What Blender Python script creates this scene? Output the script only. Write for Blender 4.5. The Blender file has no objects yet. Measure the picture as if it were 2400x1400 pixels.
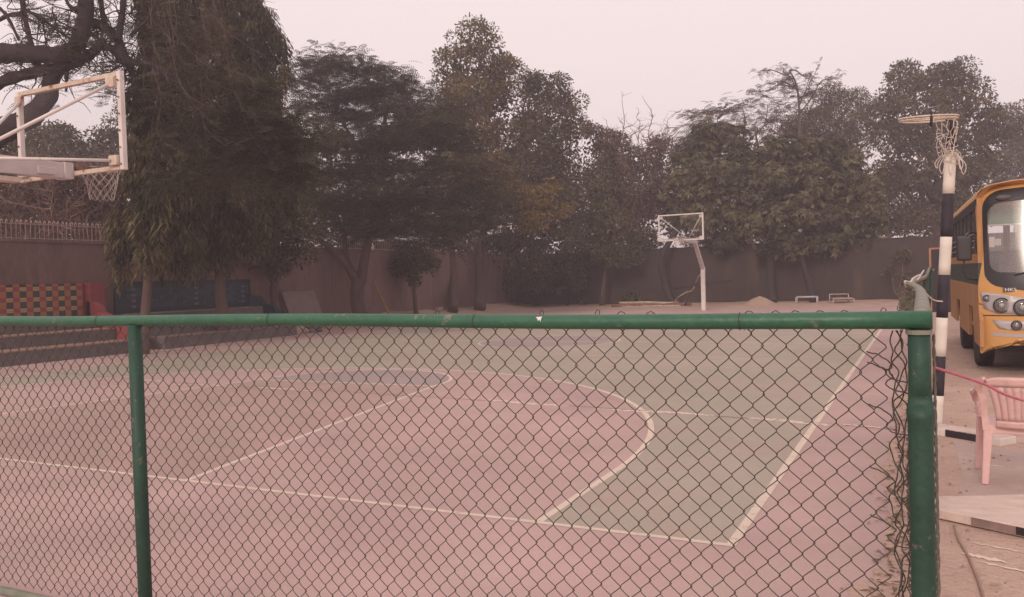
import bpy, bmesh, math, random
import numpy as np
from mathutils import Vector, Matrix

# ------------------------------------------------------------------ camera, sky, sun, exposure
scene = bpy.context.scene
COL = scene.collection
R = math.radians
CAM = np.array([8.5121, -4.7621, 1.5980])
PITCH, ROLL, YAW, FPX = 0.0237006, -0.0309257, -0.4696306, 1910.67
_f = np.array([math.sin(YAW)*math.cos(PITCH), math.cos(YAW)*math.cos(PITCH), -math.sin(PITCH)])
_r0 = np.array([math.cos(YAW), -math.sin(YAW), 0.0]); _u0 = np.cross(_r0, _f)
_r = _r0*math.cos(ROLL)+_u0*math.sin(ROLL); _u = -_r0*math.sin(ROLL)+_u0*math.cos(ROLL)
cd = bpy.data.cameras.new('camera'); cam = bpy.data.objects.new('camera', cd); COL.objects.link(cam)
M = Matrix(((_r[0], _u[0], -_f[0], CAM[0]), (_r[1], _u[1], -_f[1], CAM[1]), (_r[2], _u[2], -_f[2], CAM[2]), (0, 0, 0, 1)))
cam.matrix_world = M
cd.sensor_fit = 'HORIZONTAL'; cd.sensor_width = 36.0; cd.lens = 36.0*FPX/2400.0
cd.clip_start = 0.05; cd.clip_end = 2000
scene.camera = cam

SUN_EL, SUN_ROT = 26.0, 177.0
world = bpy.data.worlds.new('World'); scene.world = world; world.use_nodes = True
nt = world.node_tree; nt.nodes.clear()
wo = nt.nodes.new('ShaderNodeOutputWorld'); bg = nt.nodes.new('ShaderNodeBackground')
sky = nt.nodes.new('ShaderNodeTexSky'); sky.sky_type = 'NISHITA'; sky.sun_disc = False
sky.sun_elevation = R(SUN_EL); sky.sun_rotation = R(SUN_ROT); sky.dust_density = 4.0; sky.air_density = 1.2
mx = nt.nodes.new('ShaderNodeMix'); mx.data_type = 'RGBA'; mx.inputs[0].default_value = 0.88
mx.inputs[7].default_value = (9.65, 8.08, 7.98, 1)          # even pink smog covering the blue
nt.links.new(sky.outputs[0], mx.inputs[6]); nt.links.new(mx.outputs[2], bg.inputs[0])
bg.inputs[1].default_value = 0.1
nt.links.new(bg.outputs[0], wo.inputs[0])
sl = bpy.data.lights.new('sun', 'SUN'); sun = bpy.data.objects.new('sun', sl); COL.objects.link(sun)
sl.energy = 1.5; sl.angle = R(14); sl.color = (1.0, 0.86, 0.72)
_sd = Vector((math.sin(R(SUN_ROT))*math.cos(R(SUN_EL)), math.cos(R(SUN_ROT))*math.cos(R(SUN_EL)), math.sin(R(SUN_EL))))
sun.rotation_euler = _sd.to_track_quat('Z', 'Y').to_euler(); sun.location = (20, -30, 40)
vs = scene.view_settings; vs.view_transform = 'Standard'; vs.look = 'None'; vs.gamma = 1.0; vs.exposure = 0.25
scene.render.engine = 'CYCLES'
cy = scene.cycles; cy.use_denoising = True; cy.denoising_prefilter = 'NONE'; cy.max_bounces = 6; cy.diffuse_bounces = 3; cy.glossy_bounces = 2
cy.transparent_max_bounces = 12; cy.transmission_bounces = 3; cy.volume_bounces = 0; cy.caustics_reflective = False; cy.caustics_refractive = False
try: cy.denoiser = 'OPENIMAGEDENOISE'
except Exception: pass

def at(px, py, depth):
    """world point seen at a pixel of the 2400x1400 photograph, at this depth in metres"""
    return CAM + depth*(_f + _r*(px-1200)/FPX - _u*(py-700)/FPX)
def depth_of(x, y, z=0.0): return float(np.dot(np.array([x, y, z])-CAM, _f))
rng = np.random.RandomState(7); random.seed(7)

# ------------------------------------------------------------------ materials
def mat(name, base, rough=0.8, var=0.0, scale=8.0, c2=None, bump=0.0, bscale=40.0, metal=0.0, spec=0.3, c3=None, s3=2.0, island=0.0, coord='Object', stretch=None, t3=(0.52, 0.68), speck=0.0, sspeck=90.0, blotch=0.0):
    m = bpy.data.materials.new(name); m.use_nodes = True
    n = m.node_tree.nodes; l = m.node_tree.links; b = n['Principled BSDF']
    b.inputs['Roughness'].default_value = rough; b.inputs['Metallic'].default_value = metal
    b.inputs['Specular IOR Level'].default_value = spec
    out = None
    tc = n.new('ShaderNodeTexCoord'); src = tc.outputs[coord]
    if stretch:
        mp = n.new('ShaderNodeMapping'); mp.inputs[3].default_value = stretch; l.new(src, mp.inputs[0]); src = mp.outputs[0]
    if c2 is None and var > 0: c2 = tuple(max(0, c*(1-var)) for c in base); base = tuple(min(1, c*(1+var)) for c in base)
    if c2 is not None:
        nz = n.new('ShaderNodeTexNoise'); nz.inputs['Scale'].default_value = scale; nz.inputs['Detail'].default_value = 8; nz.inputs['Roughness'].default_value = 0.62
        l.new(src, nz.inputs['Vector'])
        rp = n.new('ShaderNodeValToRGB'); rp.color_ramp.elements[0].position = 0.33; rp.color_ramp.elements[1].position = 0.67
        rp.color_ramp.elements[0].color = (*base, 1); rp.color_ramp.elements[1].color = (*c2, 1)
        l.new(nz.outputs[0], rp.inputs[0]); out = rp.outputs[0]
    if c3 is not None:
        nz = n.new('ShaderNodeTexNoise'); nz.inputs['Scale'].default_value = s3; nz.inputs['Detail'].default_value = 9; nz.inputs['Roughness'].default_value = 0.7
        l.new(src, nz.inputs['Vector'])
        r3 = n.new('ShaderNodeValToRGB'); r3.color_ramp.elements[0].position = t3[0]; r3.color_ramp.elements[1].position = t3[1]
        l.new(nz.outputs[0], r3.inputs[0])
        mm = n.new('ShaderNodeMix'); mm.data_type = 'RGBA'; l.new(r3.outputs[0], mm.inputs[0])
        if out is not None: l.new(out, mm.inputs[6])
        else: mm.inputs[6].default_value = (*base, 1)
        mm.inputs[7].default_value = (*c3, 1); out = mm.outputs[2]
    for amt, sc_, dt in ((speck, sspeck, 3), (blotch, 0.23, 10)):
        if amt <= 0: continue
        nz = n.new('ShaderNodeTexNoise'); nz.inputs['Scale'].default_value = sc_; nz.inputs['Detail'].default_value = dt; nz.inputs['Roughness'].default_value = 0.7; l.new(src, nz.inputs['Vector'])
        mr = n.new('ShaderNodeMapRange'); mr.inputs[1].default_value = 0.3; mr.inputs[2].default_value = 0.7; mr.inputs[3].default_value = 1-amt; mr.inputs[4].default_value = 1+amt; l.new(nz.outputs[0], mr.inputs[0])
        vm = n.new('ShaderNodeMix'); vm.data_type = 'RGBA'; vm.blend_type = 'MULTIPLY'; vm.inputs[0].default_value = 1
        if out is not None: l.new(out, vm.inputs[6])
        else: vm.inputs[6].default_value = (*base, 1)
        l.new(mr.outputs[0], vm.inputs[7]); out = vm.outputs[2]
    if island > 0:
        g = n.new('ShaderNodeNewGeometry'); mr = n.new('ShaderNodeMapRange'); mr.inputs[3].default_value = 1-island; mr.inputs[4].default_value = 1+island
        l.new(g.outputs['Random Per Island'], mr.inputs[0])
        vm = n.new('ShaderNodeMix'); vm.data_type = 'RGBA'; vm.blend_type = 'MULTIPLY'; vm.inputs[0].default_value = 1
        if out is not None: l.new(out, vm.inputs[6])
        else: vm.inputs[6].default_value = (*base, 1)
        l.new(mr.outputs[0], vm.inputs[7]); out = vm.outputs[2]
    if out is not None: l.new(out, b.inputs['Base Color'])
    else: b.inputs['Base Color'].default_value = (*base, 1)
    if bump > 0:
        nb = n.new('ShaderNodeTexNoise'); nb.inputs['Scale'].default_value = bscale; nb.inputs['Detail'].default_value = 6; l.new(src, nb.inputs['Vector'])
        bp = n.new('ShaderNodeBump'); bp.inputs['Strength'].default_value = bump; bp.inputs['Distance'].default_value = 0.02
        l.new(nb.outputs[0], bp.inputs['Height']); l.new(bp.outputs[0], b.inputs['Normal'])
    return m

def leafmat(name, c1, c2, scale=0.6, island=0.35, transl=0.25):
    m = bpy.data.materials.new(name); m.use_nodes = True
    n = m.node_tree.nodes; l = m.node_tree.links; n.clear()
    o = n.new('ShaderNodeOutputMaterial'); d = n.new('ShaderNodeBsdfDiffuse'); t = n.new('ShaderNodeBsdfTranslucent')
    ms = n.new('ShaderNodeMixShader'); ms.inputs[0].default_value = transl
    tc = n.new('ShaderNodeTexCoord'); nz = n.new('ShaderNodeTexNoise'); nz.inputs['Scale'].default_value = scale; nz.inputs['Detail'].default_value = 4
    l.new(tc.outputs['Object'], nz.inputs['Vector'])
    rp = n.new('ShaderNodeValToRGB'); rp.color_ramp.elements[0].position = 0.38; rp.color_ramp.elements[1].position = 0.64
    rp.color_ramp.elements[0].color = (*c1, 1); rp.color_ramp.elements[1].color = (*c2, 1)
    l.new(nz.outputs[0], rp.inputs[0])
    g = n.new('ShaderNodeNewGeometry'); mr = n.new('ShaderNodeMapRange'); mr.inputs[3].default_value = 1-island; mr.inputs[4].default_value = 1+island
    l.new(g.outputs['Random Per Island'], mr.inputs[0])
    vm = n.new('ShaderNodeMix'); vm.data_type = 'RGBA'; vm.blend_type = 'MULTIPLY'; vm.inputs[0].default_value = 1
    l.new(rp.outputs[0], vm.inputs[6]); l.new(mr.outputs[0], vm.inputs[7])
    l.new(vm.outputs[2], d.inputs[0]); l.new(vm.outputs[2], t.inputs[0])
    l.new(d.outputs[0], ms.inputs[1]); l.new(t.outputs[0], ms.inputs[2]); l.new(ms.outputs[0], o.inputs[0])
    return m

def glassmat(name, film=0.06, filmcol=(0.7, 0.66, 0.66), tint=(0.9, 0.92, 0.92), refl=1.0, rough=0.03, dirt=0.5):
    m = bpy.data.materials.new(name); m.use_nodes = True
    n = m.node_tree.nodes; l = m.node_tree.links; n.clear()
    o = n.new('ShaderNodeOutputMaterial'); tr = n.new('ShaderNodeBsdfTransparent'); tr.inputs[0].default_value = (*tint, 1)
    gl = n.new('ShaderNodeBsdfGlossy'); gl.inputs['Roughness'].default_value = rough
    lw = n.new('ShaderNodeLayerWeight'); lw.inputs[0].default_value = 0.5; pw = n.new('ShaderNodeMath'); pw.operation = 'POWER'; pw.inputs[1].default_value = 5; l.new(lw.outputs['Facing'], pw.inputs[0]); fr = n.new('ShaderNodeMath'); fr.operation = 'MULTIPLY_ADD'; fr.inputs[1].default_value = .96; fr.inputs[2].default_value = .04; l.new(pw.outputs[0], fr.inputs[0])
    ml = n.new('ShaderNodeMath'); ml.operation = 'MULTIPLY'; ml.inputs[1].default_value = refl; l.new(fr.outputs[0], ml.inputs[0])
    m1 = n.new('ShaderNodeMixShader'); l.new(ml.outputs[0], m1.inputs[0]); l.new(tr.outputs[0], m1.inputs[1]); l.new(gl.outputs[0], m1.inputs[2])
    df = n.new('ShaderNodeBsdfDiffuse'); df.inputs[0].default_value = (*filmcol, 1)
    tc = n.new('ShaderNodeTexCoord'); nz = n.new('ShaderNodeTexNoise'); nz.inputs['Scale'].default_value = 3; nz.inputs['Detail'].default_value = 7; l.new(tc.outputs['Object'], nz.inputs['Vector'])
    mr = n.new('ShaderNodeMapRange'); mr.inputs[1].default_value = 0.3; mr.inputs[2].default_value = 0.7; mr.inputs[3].default_value = film*(1-dirt); mr.inputs[4].default_value = film*(1+dirt); l.new(nz.outputs[0], mr.inputs[0])
    m2 = n.new('ShaderNodeMixShader'); l.new(mr.outputs[0], m2.inputs[0]); l.new(m1.outputs[0], m2.inputs[1]); l.new(df.outputs[0], m2.inputs[2])
    l.new(m2.outputs[0], o.inputs[0]); return m

G = {}
G['sand'] = mat('sandy_soil', (0.53, 0.375, 0.30), 0.95, c2=(0.43, 0.295, 0.24), scale=1.6, bump=0.9, bscale=24, c3=(0.33, 0.22, 0.175), s3=6, t3=(.56, .70), speck=.14, sspeck=70, blotch=.10)
G['pink'] = mat('pink_court_paint', (0.50, 0.340, 0.318), 0.8, c2=(0.425, 0.292, 0.276), scale=0.75, bump=0.15, bscale=160, c3=(0.42, 0.325, 0.272), s3=1.4, t3=(.50, .72), speck=.11, blotch=.15)
G['pink_worn'] = mat('worn_pink_court_paint', (0.43, 0.285, 0.262), 0.85, c2=(0.355, 0.268, 0.228), scale=1.1, bump=0.15, bscale=160, c3=(0.47, 0.30, 0.28), s3=0.9, speck=.10, blotch=.12)
G['green'] = mat('dusty_green_court_paint', (0.408, 0.350, 0.284), 0.8, c2=(0.350, 0.305, 0.248), scale=0.9, bump=0.15, bscale=160, c3=(0.42, 0.305, 0.258), s3=0.8, speck=.11, blotch=.13)
G['blue'] = mat('faded_blue_court_paint', (0.33, 0.275, 0.265), 0.85, c2=(0.37, 0.27, 0.25), scale=1.2, bump=0.1, bscale=160, speck=.08, blotch=.1)
G['line'] = mat('cream_line_paint', (0.69, 0.575, 0.475), 0.75, c2=(0.62, 0.50, 0.41), scale=5, c3=(0.46, 0.345, 0.29), s3=11, t3=(.56, .66), speck=.06)
G['scuff'] = mat('scuffed_white_paint', (0.80, 0.66, 0.56), 0.8, c2=(0.62, 0.47, 0.39), scale=14)
G['crack'] = mat('crack_filler', (0.20, 0.14, 0.13), 0.95, c2=(0.34, 0.23, 0.21), scale=7)
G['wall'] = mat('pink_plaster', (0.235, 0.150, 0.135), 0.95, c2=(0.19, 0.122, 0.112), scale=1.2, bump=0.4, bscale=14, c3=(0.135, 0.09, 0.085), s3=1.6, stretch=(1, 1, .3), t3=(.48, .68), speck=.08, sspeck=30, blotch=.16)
G['wall2'] = mat('shaded_stained_plaster', (0.062, 0.044, 0.040), 0.95, c2=(0.036, 0.028, 0.030), scale=0.9, bump=0.4, bscale=12, c3=(0.085, 0.058, 0.044), s3=0.9, stretch=(1, 1, .35), speck=.10, sspeck=30, blotch=.2)  # tree shade is put into the dark base colour; the streaks are stains
G['stone'] = mat('grey_riser_stone', (0.165, 0.140, 0.138), 0.9, c2=(0.115, 0.100, 0.105), scale=6, bump=0.5, bscale=18)
G['nosing'] = mat('tan_step_nosing', (0.34, 0.22, 0.175), 0.85, var=0.15, scale=5)
G['redpaint'] = mat('dark_red_paint', (0.27, 0.06, 0.065), 0.7, var=0.12, scale=3)
G['bluepaint'] = mat('dark_blue_paint', (0.022, 0.042, 0.062), 0.6, var=0.2, scale=3)
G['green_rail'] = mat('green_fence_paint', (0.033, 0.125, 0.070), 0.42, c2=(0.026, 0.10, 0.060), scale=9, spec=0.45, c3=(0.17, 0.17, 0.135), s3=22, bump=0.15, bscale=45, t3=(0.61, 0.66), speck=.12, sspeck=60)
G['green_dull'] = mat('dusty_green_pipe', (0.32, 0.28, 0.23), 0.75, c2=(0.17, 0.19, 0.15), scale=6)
G['green_post'] = mat('dark_green_post_paint', (0.026, 0.072, 0.050), 0.55, c2=(0.02, 0.055, 0.040), scale=7, spec=0.35, c3=(0.13, 0.115, 0.095), s3=22, bump=0.15, bscale=45, t3=(0.61, 0.66), speck=.12, sspeck=60)
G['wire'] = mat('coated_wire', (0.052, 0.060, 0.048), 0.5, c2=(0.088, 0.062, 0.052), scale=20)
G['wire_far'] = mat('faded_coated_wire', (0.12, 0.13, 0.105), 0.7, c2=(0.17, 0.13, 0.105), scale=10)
G['white'] = mat('chalky_white_paint', (0.66, 0.60, 0.57), 0.6, var=0.08, scale=4, c3=(0.40, 0.24, 0.17), s3=7, t3=(0.62, 0.72))
G['rusty'] = mat('rusty_white_paint', (0.62, 0.53, 0.46), 0.75, c2=(0.50, 0.38, 0.30), scale=9, c3=(0.22, 0.095, 0.055), s3=6, t3=(0.54, 0.64))
G['rust'] = mat('rusted_steel', (0.23, 0.115, 0.08), 0.85, c2=(0.13, 0.07, 0.055), scale=12, c3=(0.48, 0.36, 0.30), s3=5)
G['steel'] = mat('grey_painted_steel', (0.52, 0.46, 0.46), 0.55, var=0.12, scale=4)
G['acrylic'] = glassmat('scratched_acrylic', 0.010, dirt=0.8, tint=(0.97, 0.97, 0.97), refl=.15)
G['cord'] = mat('dirty_white_cord', (0.62, 0.54, 0.48), 0.9, var=0.12, scale=20)
G['net_cord'] = mat('weathered_net_cord', (0.46, 0.39, 0.36), 0.95, var=0.15, scale=20)
G['rail_bar'] = mat('tan_painted_iron', (0.55, 0.42, 0.39), 0.8, c2=(0.42, 0.30, 0.27), scale=6)
G['black'] = mat('worn_black_paint', (0.028, 0.022, 0.032), 0.65, c2=(0.045, 0.035, 0.045), scale=10, c3=(0.2, 0.16, 0.15), s3=11, t3=(0.66, 0.72))
G['white_band'] = mat('worn_white_band', (0.70, 0.635, 0.57), 0.7, var=0.06, scale=5, c3=(0.20, 0.15, 0.14), s3=9, t3=(0.65, 0.72))
G['bark'] = mat('grey_brown_bark', (0.13, 0.085, 0.075), 0.95, c2=(0.085, 0.055, 0.05), scale=7, bump=0.7, bscale=14, stretch=(1, 1, 0.25))
G['bark_dark'] = mat('dark_bark', (0.050, 0.036, 0.038), 0.95, c2=(0.035, 0.026, 0.028), scale=6, bump=0.8, bscale=12)
G['twig'] = mat('reddish_twig', (0.20, 0.125, 0.11), 0.9, var=0.25, scale=3)
G['concrete'] = mat('worn_concrete', (0.49, 0.37, 0.325), 0.9, c2=(0.43, 0.32, 0.28), scale=2.2, bump=0.35, bscale=60, c3=(0.50, 0.40, 0.33), s3=5)
G['whitewash'] = mat('dirty_whitewash', (0.68, 0.54, 0.475), 0.85, c2=(0.57, 0.44, 0.385), scale=6, bump=0.3, bscale=40, c3=(0.36, 0.27, 0.23), s3=7, t3=(0.58, 0.72), stretch=(1, 3, 1))
G['thin_twig'] = mat('dull_red_twig', (0.105, 0.068, 0.062), 0.9, var=0.25, scale=3)
G['bag_grey'] = mat('dull_grey_board', (0.20, 0.15, 0.145), 0.9, var=0.15, scale=2.5)
G['bamboo'] = mat('yellow_bamboo', (0.38, 0.20, 0.075), 0.7, var=0.2, scale=6)
G['heap'] = mat('building_sand', (0.42, 0.29, 0.225), 0.95, var=0.1, scale=12, bump=0.4, bscale=30)
G['wood'] = mat('weathered_timber', (0.30, 0.19, 0.14), 0.9, c2=(0.52, 0.42, 0.33), scale=4)
G['orange_frame'] = mat('faded_orange_frame', (0.36, 0.17, 0.09), 0.8, var=0.15, scale=5)
G['dark_board'] = mat('dark_board', (0.04, 0.03, 0.035), 0.8, var=0.2, scale=3)
G['brick'] = mat('pale_brick', (0.40, 0.28, 0.24), 0.9, var=0.12, scale=9)
G['pinkchair'] = mat('faded_pink_plastic', (0.68, 0.44, 0.42), 0.5, var=0.05, scale=6, c3=(0.56, 0.36, 0.33), s3=7, spec=0.4, speck=.05, sspeck=50)
G['pinkrope'] = mat('magenta_rope', (0.52, 0.16, 0.22), 0.8, var=0.15, scale=30)
G['litter'] = mat('dry_leaf_litter', (0.14, 0.085, 0.06), 0.9, c2=(0.26, 0.17, 0.11), scale=5, island=0.4)
G['paper'] = mat('torn_white_tape', (0.75, 0.70, 0.66), 0.8, var=0.05)
# bus
G['yellow'] = mat('school_bus_yellow', (0.61, 0.325, 0.11), 0.42, var=0.05, scale=2, spec=0.5, c3=(0.54, 0.32, 0.16), s3=4, speck=.05, blotch=.06)
G['yellow_dust'] = mat('dusty_bus_yellow', (0.52, 0.29, 0.12), 0.65, var=0.1, scale=2)
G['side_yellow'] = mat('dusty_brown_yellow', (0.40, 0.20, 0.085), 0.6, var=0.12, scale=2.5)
G['bus_black'] = mat('black_trim', (0.022, 0.018, 0.022), 0.4, var=0.2, scale=3, spec=0.5)
G['bus_greentrim'] = mat('dark_green_stripe', (0.035, 0.05, 0.04), 0.5, var=0.2, scale=3)
G['bus_grey'] = mat('silver_lamp_housing', (0.46, 0.42, 0.43), 0.4, var=0.06, scale=3, metal=0.2)
G['chrome'] = mat('chrome_reflector', (0.6, 0.57, 0.57), 0.15, metal=0.9)
G['lens'] = glassmat('lamp_lens', 0.12, (0.6, 0.55, 0.52), refl=1.3)
G['windshield'] = glassmat('windshield_glass', 0.19, (0.62, 0.54, 0.53), tint=(0.9, 0.9, 0.92), refl=2.4, rough=0.17, dirt=0.25)
G['sideglass'] = glassmat('dusty_side_glass', 0.22, (0.25, 0.21, 0.21), tint=(0.5, 0.5, 0.52))
G['shade_green'] = mat('green_sun_strip', (0.12, 0.26, 0.16), 0.6, var=0.04)
G['interior'] = mat('grey_interior', (0.38, 0.32, 0.32), 0.8, var=0.1)
G['seat'] = mat('dark_seat_cloth', (0.10, 0.085, 0.095), 0.85, var=0.15, scale=5)
G['tyre'] = mat('dusty_tyre', (0.035, 0.028, 0.028), 0.9, var=0.25, scale=8)
G['sticker'] = mat('white_sticker', (0.75, 0.70, 0.66), 0.6)
G['badge'] = mat('badge_plate', (0.10, 0.09, 0.09), 0.5)

# leaves
L = {}
L['feather'] = leafmat('feathery_foliage', (0.074, 0.070, 0.046), (0.132, 0.112, 0.074), 0.5, 0.45)
L['ashoka'] = leafmat('drooping_ashoka_foliage', (0.056, 0.054, 0.034), (0.175, 0.142, 0.078), 1.1, 0.65)
L['broad'] = leafmat('olive_yellow_foliage', (0.096, 0.083, 0.043), (0.195, 0.145, 0.066), 0.55, 0.45)
L['broad_dk'] = leafmat('brownish_olive_foliage', (0.072, 0.065, 0.042), (0.145, 0.115, 0.064), 0.5, 0.45)
L['dark'] = leafmat('dark_green_foliage', (0.068, 0.067, 0.041), (0.160, 0.138, 0.082), 0.55, 0.65)
L['yellow'] = leafmat('yellowing_foliage', (0.15, 0.110, 0.042), (0.25, 0.168, 0.060), 1.2, 0.3)
L['hazy'] = leafmat('pale_olive_foliage', (0.105, 0.090, 0.060), (0.155, 0.124, 0.074), 0.5, 0.35)
L['brown'] = leafmat('dry_brown_foliage', (0.12, 0.082, 0.070), (0.165, 0.112, 0.088), 0.8, 0.35)

# ------------------------------------------------------------------ mesh helpers
class MB:
    def __init__(s): s.v = []; s.f = []
    def add(s, verts, faces):
        o = len(s.v); s.v += [tuple(map(float, p)) for p in verts]; s.f += [tuple(i+o for i in f) for f in faces]; return s
    def box(s, lo, hi):
        x0, y0, z0 = lo; x1, y1, z1 = hi
        return s.add([(x0,y0,z0),(x1,y0,z0),(x1,y1,z0),(x0,y1,z0),(x0,y0,z1),(x1,y0,z1),(x1,y1,z1),(x0,y1,z1)],
                     [(3,2,1,0),(4,5,6,7),(0,1,5,4),(1,2,6,5),(2,3,7,6),(3,0,4,7)])
    def bar(s, a, b, w, h=None, up=(0,0,1), w2=None, h2=None):
        a = np.array(a, float); b = np.array(b, float); h = h or w; d = b-a; d /= np.linalg.norm(d)
        up = np.array(up, float); x = np.cross(d, up)
        if np.linalg.norm(x) < 1e-4: x = np.cross(d, (1, 0, 0))
        x /= np.linalg.norm(x); z = np.cross(x, d); w2 = w2 or w; h2 = h2 or h
        P = [a-x*w/2-z*h/2, a+x*w/2-z*h/2, a+x*w/2+z*h/2, a-x*w/2+z*h/2, b-x*w2/2-z*h2/2, b+x*w2/2-z*h2/2, b+x*w2/2+z*h2/2, b-x*w2/2+z*h2/2]
        return s.add(P, [(0,1,2,3),(7,6,5,4),(1,0,4,5),(2,1,5,6),(3,2,6,7),(0,3,7,4)])
    def tube(s, pts, rad, n=8, cap=True, closed=False):
        P = np.array(pts, float); k = len(P)
        rad = np.full(k, rad) if np.isscalar(rad) else np.array(rad, float)
        T = np.gradient(P, axis=0)
        if closed: T = np.roll(P, -1, 0)-np.roll(P, 1, 0)
        T /= np.maximum(np.linalg.norm(T, axis=1, keepdims=True), 1e-9)
        ref = np.array([0, 0, 1.0]) if abs(T[0][2]) < 0.9 else np.array([1.0, 0, 0])
        x = np.cross(T[0], ref); x /= np.linalg.norm(x)
        vs_ = []; ang = np.linspace(0, 2*np.pi, n, endpoint=False)
        for i in range(k):
            x = x-T[i]*np.dot(x, T[i]); x /= max(np.linalg.norm(x), 1e-9); y = np.cross(T[i], x)
            vs_.append(P[i]+rad[i]*(np.cos(ang)[:, None]*x+np.sin(ang)[:, None]*y))
        V = np.concatenate(vs_); F = []
        m = k if closed else k-1
        for i in range(m):
            j = (i+1) % k
            for q in range(n): F.append((i*n+q, i*n+(q+1) % n, j*n+(q+1) % n, j*n+q))
        if cap and not closed: F += [tuple(range(n-1, -1, -1)), tuple((k-1)*n+q for q in range(n))]
        return s.add(V, F)
    def lathe(s, prof, c=(0,0,0), n=20, axis='z'):
        V = []; F = []
        for (r, h) in prof:
            for q in range(n):
                a = 2*math.pi*q/n; p = (r*math.cos(a), r*math.sin(a), h)
                if axis == 'y': p = (p[0], p[2], p[1])
                if axis == 'x': p = (p[2], p[0], p[1])
                V.append((c[0]+p[0], c[1]+p[1], c[2]+p[2]))
        for i in range(len(prof)-1):
            for q in range(n): F.append((i*n+q, i*n+(q+1) % n, (i+1)*n+(q+1) % n, (i+1)*n+q))
        F += [tuple(range(n-1, -1, -1)), tuple((len(prof)-1)*n+q for q in range(n))]
        return s.add(V, F)
    def sheet(s, poly, z=0.0):
        return s.add([(p[0], p[1], z) for p in poly], [tuple(range(len(poly)))])
    def mesh(s, name, m, smooth=False, off=(0,0,0), bevel=0.0):
        me = bpy.data.meshes.new(name)
        o = np.array(off, float)
        me.from_pydata([tuple(np.array(p)-o) for p in s.v], [], s.f)
        me.materials.append(m)
        if smooth: me.shade_smooth()
        me.update(); return me
    def build(s, name, m, parent=None, smooth=False, local=False, bevel=0.0, fix=True):
        off = (0,0,0)
        if parent is not None and not local: off = parent['_o'] if '_o' in parent else (0,0,0)
        me = s.mesh(name, m, smooth, off)
        if fix:
            bm = bmesh.new(); bm.from_mesh(me); bmesh.ops.recalc_face_normals(bm, faces=bm.faces); bm.to_mesh(me); bm.free()
        o = bpy.data.objects.new(name, me); COL.objects.link(o)
        if parent is not None:
            o.parent = parent
            if '_o' in parent: o['_o'] = list(parent['_o'])
        if bevel > 0:
            b = o.modifiers.new('bevel', 'BEVEL'); b.width = bevel; b.segments = 2; b.limit_method = 'ANGLE'; b.angle_limit = R(40)
        return o

def tag(o, label=None, cat=None, group=None, kind=None):
    if label: o['label'] = label
    if cat: o['category'] = cat
    if group: o['group'] = group
    if kind: o['kind'] = kind
    return o
def thing(name, loc, label, cat, group=None, rotz=0.0):
    o = bpy.data.objects.new(name, None); COL.objects.link(o); o.location = loc; o.rotation_euler = (0, 0, rotz); o.empty_display_size = 0.2
    o['_o'] = [float(c) for c in loc]
    return tag(o, label, cat, group)
def piece(name, me, parent, loc=(0,0,0), rot=(0,0,0), world_loc=True):
    o = bpy.data.objects.new(name, me); COL.objects.link(o); o.parent = parent
    p = np.array(loc, float)
    if world_loc and '_o' in parent: p = p-np.array(parent['_o'])
    o.location = p; o.rotation_euler = rot; return o
def structure(o): o['kind'] = 'structure'; return o
def text_mesh(body, size, depth, m):
    cu = bpy.data.curves.new('lettering', 'FONT'); cu.body = body; cu.size = size; cu.extrude = depth; cu.align_x = 'CENTER'; cu.align_y = 'CENTER'
    tmp = bpy.data.objects.new('lettering', cu); COL.objects.link(tmp)
    dg = bpy.context.evaluated_depsgraph_get(); me = bpy.data.meshes.new_from_object(tmp.evaluated_get(dg))
    bpy.data.objects.remove(tmp); bpy.data.curves.remove(cu); me.materials.clear(); me.materials.append(m); return me
def smooth_path(pts, k=6):
    P = np.array(pts, float); out = []
    for i in range(len(P)-1):
        p0 = P[max(i-1, 0)]; p1 = P[i]; p2 = P[i+1]; p3 = P[min(i+2, len(P)-1)]
        for t in np.linspace(0, 1, k, endpoint=False):
            out.append(0.5*((2*p1)+(-p0+p2)*t+(2*p0-5*p1+4*p2-p3)*t*t+(-p0+3*p1-3*p2+p3)*t**3))
    out.append(P[-1]); return np.array(out)

# ------------------------------------------------------------------ ground and court
def grid_sheet(x0, x1, y0, y1, nx, ny, fz):
    xs = np.linspace(x0, x1, nx+1); ys = np.linspace(y0, y1, ny+1); V = [(x, y, fz(x, y)) for y in ys for x in xs]
    F = [(j*(nx+1)+i, j*(nx+1)+i+1, (j+1)*(nx+1)+i+1, (j+1)*(nx+1)+i) for j in range(ny) for i in range(nx)]
    return MB().add(V, F)
structure(MB().sheet([(-150,-150),(150,-150),(150,150),(-150,150)], -0.003).build('ground', G['sand']))

def wob(t, s): return 0.05*math.sin(t*1.7+s)+0.03*math.sin(t*4.3+2*s)+0.02*math.sin(t*9.1+3*s)
edge = [(-9.75, -7)] + [(8.26+wob(y, 1)*0.9, y) for y in np.linspace(-7, 31.8, 120)] + [(x, 31.8+wob(x, 2)*1.5) for x in np.linspace(8.2, -9.6, 40)] + [(-9.75+wob(y, 3), y) for y in np.linspace(31.6, -6.8, 40)]
court = structure(MB().sheet(edge, 0.0).build('court', G['pink']))
def part_sheet(name, poly, z, m): o = MB().sheet(poly, z).build(name, m, court); return o
part_sheet('playing_area', [(-7.5,0),(7.5,0),(7.5,28),(-7.5,28)], 0.00040, G['green'])
def arc(cx, cy_, r, a0, a1, n): return [(cx+r*math.cos(a), cy_+r*math.sin(a)) for a in np.linspace(a0, a1, n)]
def ring(cx, cy_, r0, r1, a0, a1, n):
    mb = MB(); A = arc(cx, cy_, r0, a0, a1, n); B = arc(cx, cy_, r1, a0, a1, n)
    return mb.add([(x, y, 0) for x, y in A]+[(x, y, 0) for x, y in B], [(i, i+1, n+i+1, n+i) for i in range(n-1)])
def flat(mb, z): mb.v = [(x, y, z) for x, y, _ in mb.v]; return mb
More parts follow.
